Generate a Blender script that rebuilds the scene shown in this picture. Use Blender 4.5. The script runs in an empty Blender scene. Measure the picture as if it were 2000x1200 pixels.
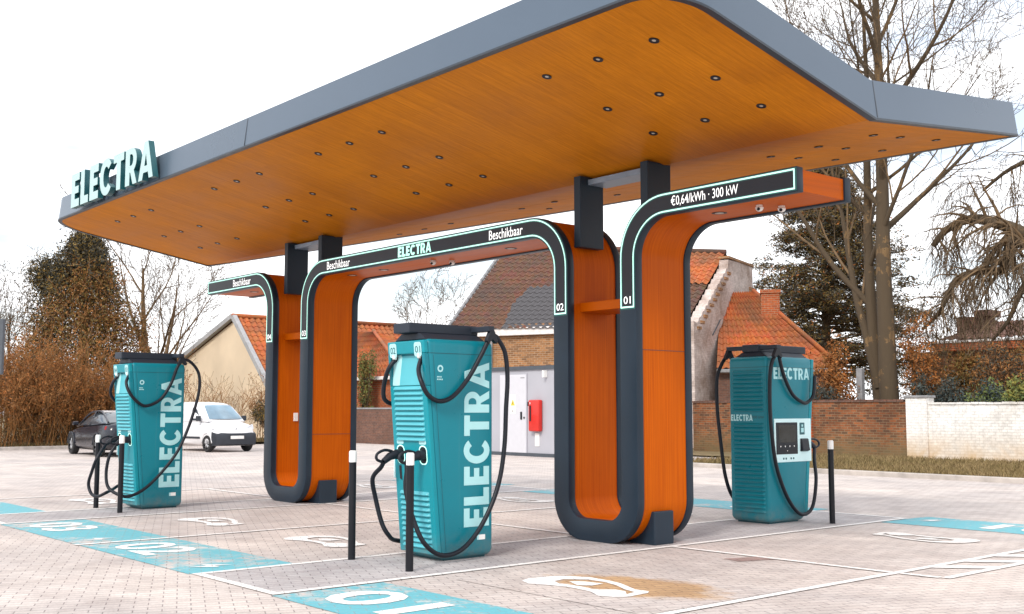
import bpy, bmesh, math, random
import numpy as np
from mathutils import Vector, Matrix
from mathutils.geometry import tessellate_polygon

S = bpy.context.scene
COL = S.collection
PI = math.pi
R = math.radians

# ------------------------------------------------------------------ camera, sky, sun, exposure
cam = bpy.data.cameras.new('camera')
cam.lens = 38.96
cam.sensor_width = 36
cam.clip_end = 600
cam_ob = bpy.data.objects.new('camera', cam)
COL.objects.link(cam_ob)
cam_ob.location = (0, 0, 1.5)
cam_ob.rotation_euler = (R(90 + 5.272), 0, R(49.49))
S.camera = cam_ob

SUN_EL, SUN_AZ = 40, 158           # azimuth clockwise from +Y (sun stands before the bays, a little to the right)
W = bpy.data.worlds.new('World')
S.world = W
W.use_nodes = True
wt = W.node_tree
wt.nodes.clear()
w_out = wt.nodes.new('ShaderNodeOutputWorld')
sky = wt.nodes.new('ShaderNodeTexSky')
sky.sky_type = 'NISHITA'
sky.sun_disc = False
sky.sun_elevation = R(SUN_EL)
sky.sun_rotation = R(SUN_AZ)
sky.air_density = 1.0
sky.dust_density = 2.0
bg_sky = wt.nodes.new('ShaderNodeBackground')
bg_sky.inputs['Strength'].default_value = 0.12
wt.links.new(sky.outputs[0], bg_sky.inputs['Color'])
bg_cl = wt.nodes.new('ShaderNodeBackground')
bg_cl.inputs['Color'].default_value = (0.97, 0.98, 1.0, 1)
bg_cl.inputs['Strength'].default_value = 1.12
tc = wt.nodes.new('ShaderNodeTexCoord')
mp = wt.nodes.new('ShaderNodeMapping')
mp.inputs['Scale'].default_value = (1.3, 1.3, 6.0)
wt.links.new(tc.outputs['Generated'], mp.inputs['Vector'])
nz = wt.nodes.new('ShaderNodeTexNoise')
nz.inputs['Scale'].default_value = 2.3
nz.inputs['Detail'].default_value = 6
wt.links.new(mp.outputs[0], nz.inputs['Vector'])
cr = wt.nodes.new('ShaderNodeValToRGB')
cr.color_ramp.elements[0].position = 0.37
cr.color_ramp.elements[0].color = (0.30, 0.30, 0.30, 1)
cr.color_ramp.elements[1].position = 0.52
cr.color_ramp.elements[1].color = (0.97, 0.97, 0.97, 1)
wt.links.new(nz.outputs['Fac'], cr.inputs[0])
mx = wt.nodes.new('ShaderNodeMixShader')
wt.links.new(cr.outputs[0], mx.inputs[0])
wt.links.new(bg_sky.outputs[0], mx.inputs[1])
wt.links.new(bg_cl.outputs[0], mx.inputs[2])
wt.links.new(mx.outputs[0], w_out.inputs['Surface'])

sun = bpy.data.lights.new('sun', 'SUN')
sun.energy = 1.5
sun.angle = R(11)
sun.color = (1.0, 0.95, 0.87)
sun_ob = bpy.data.objects.new('sun', sun)
COL.objects.link(sun_ob)
az = R(SUN_AZ)
sd = Vector((math.sin(az) * math.cos(R(SUN_EL)), math.cos(az) * math.cos(R(SUN_EL)), math.sin(R(SUN_EL))))
sun_ob.rotation_euler = sd.to_track_quat('Z', 'Y').to_euler()
sun_ob.location = (0, -10, 20)

S.view_settings.view_transform = 'Standard'
S.view_settings.look = 'None'
S.view_settings.exposure = 0.72
S.view_settings.gamma = 1
S.cycles.max_bounces = 8
S.cycles.diffuse_bounces = 5
S.cycles.use_denoising = True

# ------------------------------------------------------------------ materials
class NT:
    def __init__(self, name):
        self.m = bpy.data.materials.new(name)
        self.m.use_nodes = True
        self.t = self.m.node_tree
        self.b = self.t.nodes['Principled BSDF']
    def n(self, typ, **kw):
        nd = self.t.nodes.new('ShaderNode' + typ)
        for k, v in kw.items():
            if k in nd.inputs.keys():
                self.put(nd.inputs[k], v)
            else:
                setattr(nd, k, v)
        return nd
    def put(self, sock, v):
        if isinstance(v, bpy.types.NodeSocket):
            self.t.links.new(v, sock)
        else:
            sock.default_value = v
    def mix(self, fac, a, b, mode='MIX'):
        nd = self.t.nodes.new('ShaderNodeMix')
        nd.data_type = 'RGBA'
        nd.blend_type = mode
        self.put(nd.inputs[0], fac)
        self.put(nd.inputs[6], c4(a) if isinstance(a, tuple) else a)
        self.put(nd.inputs[7], c4(b) if isinstance(b, tuple) else b)
        return nd.outputs[2]
    def ramp(self, fac, p0, p1, c0=(0, 0, 0, 1), c1=(1, 1, 1, 1)):
        nd = self.t.nodes.new('ShaderNodeValToRGB')
        e = nd.color_ramp.elements
        e[0].position, e[1].position = p0, p1
        e[0].color, e[1].color = c4(c0), c4(c1)
        self.t.links.new(fac, nd.inputs[0])
        return nd.outputs[0]
    def noise(self, scale, vec=None, detail=4, rough=0.55, dist=0.0):
        nd = self.n('TexNoise', Scale=scale, Detail=detail, Roughness=rough, Distortion=dist)
        if vec is not None:
            self.t.links.new(vec, nd.inputs['Vector'])
        return nd.outputs['Fac']
    def mapping(self, vec, scale=(1, 1, 1), rot=(0, 0, 0), loc=(0, 0, 0)):
        nd = self.n('Mapping', Scale=scale, Rotation=rot, Location=loc)
        self.t.links.new(vec, nd.inputs['Vector'])
        return nd.outputs[0]
    def obj(self):
        return self.n('TexCoord').outputs['Object']
    def pos(self):
        return self.n('NewGeometry').outputs['Position']
    def base(self, v):
        self.put(self.b.inputs['Base Color'], c4(v) if isinstance(v, tuple) else v)
    def set(self, **kw):
        for k, v in kw.items():
            self.put(self.b.inputs[k.replace('_', ' ')], v)
    def bump(self, h, strength=0.3, dist=0.01):
        nd = self.n('Bump', Strength=strength, Distance=dist, Height=h)
        self.t.links.new(nd.outputs[0], self.b.inputs['Normal'])

def c4(c):
    return tuple(c) if len(c) == 4 else (c[0], c[1], c[2], 1.0)

def plain(name, col, rough=0.5, metal=0.0, var=0.15, scale=6.0, coat=0.0, bump=0.0, spec=0.5):
    m = NT(name)
    n = m.noise(scale, m.obj(), 5)
    dark = tuple(x * (1 - var) for x in col)
    lite = tuple(min(1, x * (1 + var)) for x in col)
    m.base(m.ramp(n, 0.3, 0.7, dark, lite))
    m.set(Metallic=metal)
    m.put(m.b.inputs['Roughness'], m.ramp(n, 0.25, 0.75, (rough * 0.85,) * 3, (min(1, rough * 1.15),) * 3))
    m.b.inputs['Coat Weight'].default_value = coat
    m.b.inputs['Specular IOR Level'].default_value = spec
    if bump:
        m.bump(m.noise(scale * 20, m.obj(), 3), bump, 0.004)
    return m.m

def emis(name, col, strength):
    m = NT(name)
    m.base(col)
    m.b.inputs['Emission Color'].default_value = c4(col)
    m.b.inputs['Emission Strength'].default_value = strength
    m.set(Roughness=0.4)
    return m.m

def paver_nodes(m, tint=(1, 1, 1)):
    """worn clay-concrete pavers laid askew to the bays"""
    p = m.pos()
    v = m.mapping(p, rot=(0, 0, R(-66)))
    br = m.n('TexBrick', Scale=1.0)
    br.inputs['Brick Width'].default_value = 0.21
    br.inputs['Row Height'].default_value = 0.105
    br.inputs['Mortar Size'].default_value = 0.0055
    br.inputs['Mortar Smooth'].default_value = 0.3
    br.inputs['Color1'].default_value = c4((0.62 * tint[0], 0.565 * tint[1], 0.525 * tint[2]))
    br.inputs['Color2'].default_value = c4((0.56 * tint[0], 0.50 * tint[1], 0.465 * tint[2]))
    br.inputs['Mortar'].default_value = c4((0.29 * tint[0], 0.25 * tint[1], 0.24 * tint[2]))
    m.t.links.new(v, br.inputs['Vector'])
    big = m.noise(0.35, p, 6, 0.62, 0.6)
    med = m.noise(1.7, p, 6, 0.65, 0.4)
    fine = m.noise(45, p, 3, 0.6)
    c = m.mix(0.75, br.outputs['Color'], m.ramp(big, 0.32, 0.66, (0.70, 0.70, 0.74), (1.10, 1.07, 1.05)), 'MULTIPLY')
    c = m.mix(0.6, c, m.ramp(med, 0.32, 0.62, (0.66, 0.63, 0.63), (1.08, 1.08, 1.08)), 'MULTIPLY')
    c = m.mix(0.55, c, m.ramp(fine, 0.3, 0.7, (0.72, 0.72, 0.72), (1.2, 1.2, 1.2)), 'MULTIPLY')
    return c, br.outputs['Fac'], med, fine, p

def paver(name, tint=(1, 1, 1)):
    m = NT(name)
    c, fac, med, fine, p = paver_nodes(m, tint)
    m.base(c)
    m.set(Roughness=0.85)
    h = m.n('Math', operation='SUBTRACT')
    m.t.links.new(fine, h.inputs[0])
    m.t.links.new(fac, h.inputs[1])
    m.bump(h.outputs[0], 0.35, 0.006)
    return m.m

def road_paint(name, col, wear=0.36, tint=(1, 1, 1)):
    m = NT(name)
    c, fac, med, fine, p = paver_nodes(m, tint)
    w = m.noise(7, p, 8, 0.75, 0.3)
    w2 = m.noise(0.9, p, 4, 0.6)
    a = m.n('Math', operation='ADD')
    m.t.links.new(w, a.inputs[0])
    m.t.links.new(w2, a.inputs[1])
    mask = m.ramp(a.outputs[0], wear * 2, wear * 2 + 0.22)
    mort = m.mix(fac, (1, 1, 1), (0.45, 0.45, 0.45))
    mask = m.mix(1.0, mask, mort, 'MULTIPLY')
    pc = m.mix(0.4, col, m.ramp(fine, 0.3, 0.7, (0.78, 0.78, 0.78), (1.15, 1.15, 1.15)), 'MULTIPLY')
    m.base(m.mix(mask, c, pc))
    m.set(Roughness=0.7)
    return m.m

def bricks(name, c1, c2, mortar, bw=0.22, bh=0.07, ms=0.008, dirt=(0.5, 0.45, 0.4), rough=0.9, bump=0.5, stain=0.5, low=None):
    m = NT(name)
    o = m.obj()
    sp = m.n('SeparateXYZ')
    m.t.links.new(o, sp.inputs[0])
    ad = m.n('Math', operation='ADD')
    m.t.links.new(sp.outputs[0], ad.inputs[0])
    m.t.links.new(sp.outputs[1], ad.inputs[1])
    cb = m.n('CombineXYZ')
    m.t.links.new(ad.outputs[0], cb.inputs[0])
    m.t.links.new(sp.outputs[2], cb.inputs[1])
    wob = m.n('TexNoise', Scale=3.0, Detail=2)
    m.t.links.new(o, wob.inputs['Vector'])
    vv = m.n('VectorMath', operation='MULTIPLY_ADD')
    m.t.links.new(wob.outputs['Color'], vv.inputs[0])
    vv.inputs[1].default_value = (0.02, 0.02, 0)
    m.t.links.new(cb.outputs[0], vv.inputs[2])
    br = m.n('TexBrick', Scale=1.0)
    br.inputs['Brick Width'].default_value = bw
    br.inputs['Row Height'].default_value = bh
    br.inputs['Mortar Size'].default_value = ms
    br.inputs['Mortar Smooth'].default_value = 0.4
    br.inputs['Color1'].default_value = c4(c1)
    br.inputs['Color2'].default_value = c4(c2)
    br.inputs['Mortar'].default_value = c4(mortar)
    m.t.links.new(vv.outputs[0], br.inputs['Vector'])
    n1 = m.noise(0.8, o, 6, 0.65, 0.5)
    n2 = m.noise(9, o, 5, 0.7)
    c = m.mix(stain, br.outputs['Color'], m.ramp(n1, 0.3, 0.62, dirt, (1.1, 1.1, 1.1)), 'MULTIPLY')
    c = m.mix(0.6, c, m.ramp(n2, 0.28, 0.72, (0.55, 0.55, 0.55), (1.3, 1.3, 1.3)), 'MULTIPLY')
    if low:   # moss and splashed earth along the foot of the wall
        lf = m.n('MapRange')
        m.t.links.new(sp.outputs[2], lf.inputs[0])
        lf.inputs[1].default_value = 0.0
        lf.inputs[2].default_value = 0.95
        lf.inputs[3].default_value = 1.0
        lf.inputs[4].default_value = 0.0
        mm = m.n('Math', operation='MULTIPLY')
        m.t.links.new(lf.outputs[0], mm.inputs[0])
        m.t.links.new(m.ramp(n1, 0.3, 0.55), mm.inputs[1])
        c = m.mix(mm.outputs[0], c, low)
    m.base(c)
    m.set(Roughness=rough)
    m.bump(br.outputs['Fac'], -bump, 0.01)
    return m.m

def tiles_mat(name, c1, c2, spots=(0.2, 0.15, 0.1), patch=None):
    m = NT(name)
    o = m.obj()
    vo = m.n('TexVoronoi', Scale=4.2)
    m.t.links.new(o, vo.inputs['Vector'])
    n1 = m.noise(0.7, o, 5, 0.65)
    n2 = m.noise(14, o, 4, 0.7)
    c = m.mix(m.ramp(n2, 0.3, 0.7), c1, c2)
    c = m.mix(0.18, c, vo.outputs['Color'], 'SOFT_LIGHT')
    c = m.mix(m.ramp(n1, 0.42, 0.72), c, spots)
    if patch:
        (xa, xb, ya, yb, pcol) = patch
        sp = m.n('SeparateXYZ')
        m.t.links.new(o, sp.inputs[0])
        # stepped patch of grey replacement tiles
        f = None
        for (i, lo, hi) in ((0, xa, xb), (1, ya, yb)):
            for (op, val) in (('GREATER_THAN', lo), ('LESS_THAN', hi)):
                q = m.n('Math', operation=op)
                sn = m.n('Math', operation='SNAP')
                ad = m.n('Math', operation='MULTIPLY_ADD')
                m.t.links.new(m.noise(0.9, o, 2), ad.inputs[0])
                ad.inputs[1].default_value = 1.2
                m.t.links.new(sp.outputs[i], ad.inputs[2])
                m.t.links.new(ad.outputs[0], sn.inputs[0])
                sn.inputs[1].default_value = 0.23
                m.t.links.new(sn.outputs[0], q.inputs[0])
                q.inputs[1].default_value = val + 0.6
                if f is None:
                    f = q.outputs[0]
                else:
                    mu = m.n('Math', operation='MULTIPLY')
                    m.t.links.new(f, mu.inputs[0])
                    m.t.links.new(q.outputs[0], mu.inputs[1])
                    f = mu.outputs[0]
        c = m.mix(f, c, pcol)
    m.base(c)
    m.set(Roughness=0.8)
    return m.m

def wood(name, lo, hi, axis='uv', rough=0.42, sx=0.7, sy=55, plank=0.0):
    m = NT(name)
    m.b.inputs['Specular IOR Level'].default_value = 0.08
    if axis == 'uv':
        v = m.n('TexCoord').outputs['UV']
    else:
        v = m.obj()
    g = m.noise(1.0, m.mapping(v, scale=(sx, sy, 3)), 7, 0.65, 0.35)
    g2 = m.noise(0.45, m.mapping(v, scale=(1, 2.2, 1)), 4, 0.6)
    g3 = m.noise(3.0, m.mapping(v, scale=(sx * 0.6, sy * 2.2, 3)), 3, 0.6)
    c = m.ramp(g, 0.3, 0.7, lo, hi)
    c = m.mix(0.55, c, m.ramp(g2, 0.3, 0.7, (0.72, 0.66, 0.6), (1.12, 1.12, 1.1)), 'MULTIPLY')
    c = m.mix(0.4, c, m.ramp(g3, 0.3, 0.7, (0.75, 0.7, 0.65), (1.15, 1.15, 1.15)), 'MULTIPLY')
    if plank:
        br = m.n('TexBrick', Scale=1.0)
        br.inputs['Brick Width'].default_value = 2.4
        br.inputs['Row Height'].default_value = plank
        br.inputs['Mortar Size'].default_value = 0.0025
        br.inputs['Mortar Smooth'].default_value = 0.5
        br.inputs['Color1'].default_value = (1.0, 1.0, 1.0, 1)
        br.inputs['Color2'].default_value = (0.80, 0.77, 0.74, 1)
        br.inputs['Mortar'].default_value = (0.55, 0.5, 0.45, 1)
        m.t.links.new(m.mapping(v, rot=(0, 0, R(90))) if axis != 'uv' else v, br.inputs['Vector'])
        c = m.mix(0.45, c, br.outputs['Color'], 'MULTIPLY')
    m.base(c)
    m.put(m.b.inputs['Roughness'], m.ramp(g2, 0.3, 0.7, (rough * 0.8,) * 3, (rough * 1.2,) * 3))
    m.bump(g, 0.12, 0.003)
    return m.m

def leafy(name, a, b, scale=3.0, rough=0.8, trans=0.0):
    m = NT(name)
    o = m.obj()
    n1 = m.noise(scale, o, 3)
    n2 = m.noise(scale * 9, o, 2)
    c = m.mix(m.ramp(n1, 0.35, 0.65), a, b)
    c = m.mix(0.6, c, m.ramp(n2, 0.3, 0.7, (0.5, 0.5, 0.5), (1.5, 1.5, 1.5)), 'MULTIPLY')
    m.base(c)
    m.set(Roughness=rough)
    return m.m

MT = {}
MT['pave'] = paver('clay pavers')
MT['pave_grey'] = paver('grey pavers', (0.80, 0.84, 0.90))
def blotch(name, cx, cy, rx, ry, ang, tint):
    m = NT(name)
    c, fac, med, fine, p = paver_nodes(m)
    c2 = m.mix(1.0, c, c4(tint), 'MULTIPLY')
    mp_ = m.n('Mapping', vector_type='TEXTURE', Location=(cx, cy, 0), Rotation=(0, 0, R(ang)), Scale=(rx, ry, 1))
    m.t.links.new(p, mp_.inputs['Vector'])
    gr = m.n('TexGradient', gradient_type='SPHERICAL')
    m.t.links.new(mp_.outputs[0], gr.inputs['Vector'])
    a = m.n('Math', operation='MULTIPLY_ADD')
    m.t.links.new(m.noise(2.6, p, 6, 0.7), a.inputs[0])
    a.inputs[1].default_value = 0.9
    m.t.links.new(gr.outputs['Fac'], a.inputs[2])
    m.base(m.mix(m.ramp(a.outputs[0], 0.62, 0.86), c, c2))
    m.set(Roughness=0.85)
    return m.m
MT['pave_rust'] = blotch('rusty pavers', -6.62, 7.02, 1.15, 0.62, 8, (0.84, 0.60, 0.34))
MT['pave_dark'] = paver('dark pavers', (0.62, 0.48, 0.46))
MT['line'] = road_paint('white road paint', (0.80, 0.78, 0.76), 0.30)
MT['line_faint'] = road_paint('worn road paint', (0.74, 0.72, 0.70), 0.37)
MT['cyan'] = road_paint('turquoise road paint', (0.115, 0.41, 0.48), 0.405)
MT['mark'] = road_paint('white bay symbol paint', (0.82, 0.81, 0.80), 0.27)
MT['kerb'] = plain('kerb concrete', (0.40, 0.36, 0.33), 0.9, var=0.25, scale=3, bump=0.3)
MT['soffit'] = wood('honey soffit boards', (0.53, 0.176, 0.008), (0.68, 0.245, 0.013), 'obj', 0.5, 40, 1.0, 0.16)
MT['wood'] = wood('orange timber', (0.44, 0.074, 0.0006), (0.60, 0.128, 0.001), 'uv', 0.40)
MT['frame'] = plain('anthracite steel', (0.012, 0.023, 0.038), 0.42, 0.0, 0.12, 2.0, spec=0.3)
MT['panel'] = plain('display black', (0.014, 0.014, 0.021), 0.35, 0.0, 0.05, spec=0.3)
MT['teal_glow_band'] = plain('acrylic with painted teal glow', (0.006, 0.085, 0.080), 0.3, 0.0, 0.05)  # green glow beside the light strips, put into the colour
MT['fascia'] = plain('fascia grey steel', (0.082, 0.114, 0.156), 0.30, 0.30, 0.06, 0.6)
MT['plate'] = plain('pale blue steel', (0.20, 0.25, 0.32), 0.4)
MT['trim'] = plain('dark trim', (0.022, 0.030, 0.042), 0.4)
MT['led'] = emis('lit mint strip', (0.50, 0.92, 0.80), 0.55)
MT['led_white'] = emis('lit white sign text', (0.95, 0.97, 0.97), 0.55)
MT['led_mint'] = emis('lit mint sign text', (0.45, 0.92, 0.80), 0.6)
MT['sign_face'] = plain('mint white sign face', (0.38, 0.54, 0.54), 0.4, var=0.03)
MT['sign_side'] = plain('teal sign return', (0.010, 0.085, 0.10), 0.4)
def enamel(name, col, rough, spec):
    m = NT(name)
    o = m.obj()
    n = m.noise(2.0, o, 5)
    c = m.ramp(n, 0.3, 0.7, tuple(x * 0.93 for x in col), tuple(x * 1.06 for x in col))
    sp = m.n('SeparateXYZ')
    m.t.links.new(o, sp.inputs[0])
    mr = m.n('MapRange')
    m.t.links.new(sp.outputs[2], mr.inputs[0])
    mr.inputs[1].default_value, mr.inputs[2].default_value = 0.0, 0.30
    mr.inputs[3].default_value, mr.inputs[4].default_value = 0.85, 0.0
    mu = m.n('Math', operation='MULTIPLY')
    m.t.links.new(mr.outputs[0], mu.inputs[0])
    m.t.links.new(m.ramp(m.noise(7, o, 6, 0.7), 0.35, 0.75), mu.inputs[1])
    c = m.mix(mu.outputs[0], c, (0.20, 0.19, 0.17))
    streak = m.ramp(m.noise(1.0, m.mapping(o, scale=(26, 26, 0.9)), 5, 0.6), 0.60, 0.80)
    c = m.mix(m.mix(0.25, (0, 0, 0), streak), c, (0.10, 0.20, 0.22))
    m.base(c)
    m.put(m.b.inputs['Roughness'], m.ramp(m.noise(5, o, 6, 0.65), 0.3, 0.7, (rough * 0.75,) * 3, (rough * 1.3,) * 3))
    m.b.inputs['Specular IOR Level'].default_value = spec
    return m.m
MT['teal'] = enamel('teal enamel', (0.0006, 0.182, 0.236), 0.34, 0.35)
MT['teal_pale_skylit'] = plain('pale and skylit teal enamel', (0.085, 0.41, 0.48), 0.38, 0.0, 0.06, 2.0, spec=0.3)  # pale recess lining; on the front louvres the colour carries sky light
MT['teal_front_lit'] = enamel('front lit teal enamel', (0.003, 0.25, 0.31), 0.34, 0.3)  # lighter copy of the teal, with the front's stronger light in its colour
MT['teal_seam'] = plain('seam teal', (0.002, 0.07, 0.09), 0.5)
MT['decal'] = plain('pale mint decal', (0.38, 0.68, 0.71), 0.4, var=0.03)
MT['decal_dk'] = plain('dark teal decal', (0.006, 0.09, 0.11), 0.4, var=0.03)
MT['black'] = plain('black plastic', (0.010, 0.012, 0.018), 0.45, var=0.15, spec=0.3)
MT['tray'] = plain('graphite plastic', (0.020, 0.027, 0.040), 0.5, var=0.12, spec=0.3)
MT['cable'] = plain('black cable rubber', (0.006, 0.008, 0.014), 0.45, var=0.1, spec=0.3)
MT['bollard'] = plain('black bollard coat', (0.006, 0.007, 0.011), 0.42, var=0.15, spec=0.3)
MT['white'] = plain('white plastic', (0.80, 0.79, 0.77), 0.45, var=0.05)
MT['screen'] = plain('dark screen', (0.03, 0.032, 0.034), 0.15, var=0.3)
MT['mintp'] = plain('pale panel', (0.62, 0.84, 0.86), 0.4, var=0.03)
MT['lens'] = plain('downlight lens', (0.45, 0.42, 0.38), 0.3)
MT['brick_red'] = bricks('red garden brick', (0.34, 0.105, 0.032), (0.10, 0.045, 0.025), (0.24, 0.165, 0.10), bw=0.22, bh=0.075, ms=0.011, bump=0.8, stain=0.85, dirt=(0.40, 0.36, 0.30), low=(0.15, 0.11, 0.05))
MT['brick_dark'] = bricks('dark old brick', (0.19, 0.085, 0.055), (0.12, 0.06, 0.045), (0.16, 0.12, 0.10))
MT['brick_tan'] = bricks('tan brick', (0.40, 0.18, 0.065), (0.19, 0.085, 0.035), (0.36, 0.26, 0.17), bw=0.26, bh=0.09, ms=0.014)
MT['brick_orange'] = bricks('orange brick', (0.46, 0.095, 0.02), (0.32, 0.065, 0.018), (0.34, 0.2, 0.12), bw=0.26, bh=0.09, ms=0.014)
MT['brick_white'] = bricks('whitewashed brick', (0.82, 0.81, 0.80), (0.74, 0.73, 0.72), (0.62, 0.60, 0.58), bw=0.23, bh=0.08, ms=0.010, dirt=(0.74, 0.70, 0.64), stain=0.75, bump=1.0, low=(0.50, 0.33, 0.16))
MT['gable_white'] = bricks('peeling limewash', (0.60, 0.52, 0.49), (0.50, 0.43, 0.41), (0.46, 0.37, 0.32), dirt=(0.46, 0.36, 0.29), stain=0.9)
MT['tile_brown'] = tiles_mat('brown pantiles', (0.165, 0.068, 0.034), (0.085, 0.042, 0.028), (0.065, 0.048, 0.040), patch=(2.5, 7.2, -0.6, 2.3, (0.078, 0.074, 0.080)))
MT['tile_orange'] = tiles_mat('orange pantiles', (0.50, 0.135, 0.032), (0.33, 0.085, 0.026), (0.16, 0.080, 0.04))
MT['cream'] = plain('cream render', (0.72, 0.58, 0.42), 0.9, var=0.05, scale=0.8)
MT['verge'] = plain('grey verge board', (0.36, 0.36, 0.37), 0.7)
MT['fascia_white'] = plain('white eave board', (0.72, 0.68, 0.66), 0.6)
MT['cabin'] = plain('light grey cladding', (0.37, 0.37, 0.41), 0.6, var=0.05, scale=1.0)
MT['cabin_dark'] = plain('dark cabin trim', (0.06, 0.07, 0.085), 0.5)
MT['door'] = plain('white steel door', (0.54, 0.54, 0.58), 0.5, var=0.03)
MT['red'] = plain('red cabinet', (0.56, 0.014, 0.006), 0.35, var=0.06, coat=0.3)
MT['yellow'] = plain('warning yellow', (0.70, 0.50, 0.05), 0.5, var=0.02)
def barkmat(name, lo, hi):
    m = NT(name)
    o = m.obj()
    g1 = m.noise(1.0, m.mapping(o, scale=(9, 9, 1.1)), 8, 0.72, 0.6)
    g2 = m.noise(1.1, o, 5, 0.65)
    c = m.ramp(g1, 0.34, 0.66, lo, hi)
    c = m.mix(m.ramp(g2, 0.50, 0.68), c, (0.15, 0.115, 0.035))
    c = m.mix(m.ramp(g2, 0.44, 0.30), c, (0.075, 0.052, 0.030))
    m.base(c)
    m.set(Roughness=0.95)
    m.bump(g1, 0.8, 0.05)
    return m.m
MT['bark'] = plain('brown bark', (0.155, 0.098, 0.050), 0.95, var=0.4, scale=5, bump=0.5)
MT['bark_moss'] = barkmat('mossy bark', (0.065, 0.040, 0.020), (0.22, 0.135, 0.060))
MT['twig'] = plain('dark twigs', (0.105, 0.070, 0.040), 0.95, var=0.3, scale=5)
MT['twig_rust'] = plain('rust twigs', (0.28, 0.128, 0.038), 0.95, var=0.4, scale=4)
MT['leaf_rust'] = leafy('rust leaves', (0.30, 0.122, 0.028), (0.16, 0.075, 0.022))
MT['leaf_orange'] = leafy('copper leaves', (0.37, 0.118, 0.018), (0.20, 0.072, 0.016))
MT['leaf_olive'] = leafy('olive needles', (0.22, 0.135, 0.026), (0.10, 0.072, 0.022))
MT['leaf_dark'] = leafy('dark needles', (0.034, 0.036, 0.024), (0.062, 0.052, 0.036))
MT['leaf_blue'] = leafy('blue grey leaves', (0.055, 0.075, 0.07), (0.035, 0.05, 0.05))
MT['leaf_green'] = leafy('green leaves', (0.16, 0.19, 0.045), (0.07, 0.10, 0.03))
MT['leaf_lemon'] = leafy('yellow green leaves', (0.25, 0.22, 0.04), (0.13, 0.13, 0.03))
MT['grass'] = leafy('winter grass', (0.16, 0.12, 0.045), (0.23, 0.16, 0.075), 1.5, 0.95)
MT['soil'] = leafy('rough winter turf', (0.15, 0.115, 0.05), (0.20, 0.14, 0.07), 0.6, 0.95)
MT['car_dark'] = plain('charcoal car paint', (0.012, 0.014, 0.024), 0.25, 0.0, 0.05, 2, coat=0.35, spec=0.35)
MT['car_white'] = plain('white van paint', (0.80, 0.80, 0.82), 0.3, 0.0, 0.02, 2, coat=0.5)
MT['bumper'] = plain('dark bumper plastic', (0.025, 0.030, 0.040), 0.55)
MT['glass'] = plain('dark window glass', (0.05, 0.065, 0.08), 0.05, 0.0, 0.05, 1, spec=0.9)
MT['glass_painted_sky'] = plain('windscreen glass with painted sky', (0.20, 0.31, 0.40), 0.08, 0.0, 0.35, 1.2, spec=0.9)  # pale blue base colour stands in for sky reflected in the windscreen
MT['tyre'] = plain('tyre rubber', (0.02, 0.02, 0.022), 0.8)
MT['rim'] = plain('silver rim', (0.45, 0.46, 0.48), 0.35, 0.6)
MT['lamp'] = plain('headlamp glass', (0.62, 0.64, 0.68), 0.12, 0.2, 0.05)
MT['tail'] = plain('red tail lamp', (0.35, 0.01, 0.01), 0.2)
MT['concrete'] = plain('grey concrete', (0.26, 0.26, 0.27), 0.9, var=0.2, bump=0.3)

# ------------------------------------------------------------------ mesh helpers
def wmat(o):
    M = o.matrix_basis.copy()
    while o.parent:
        o = o.parent
        M = o.matrix_basis @ M
    return M

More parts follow.
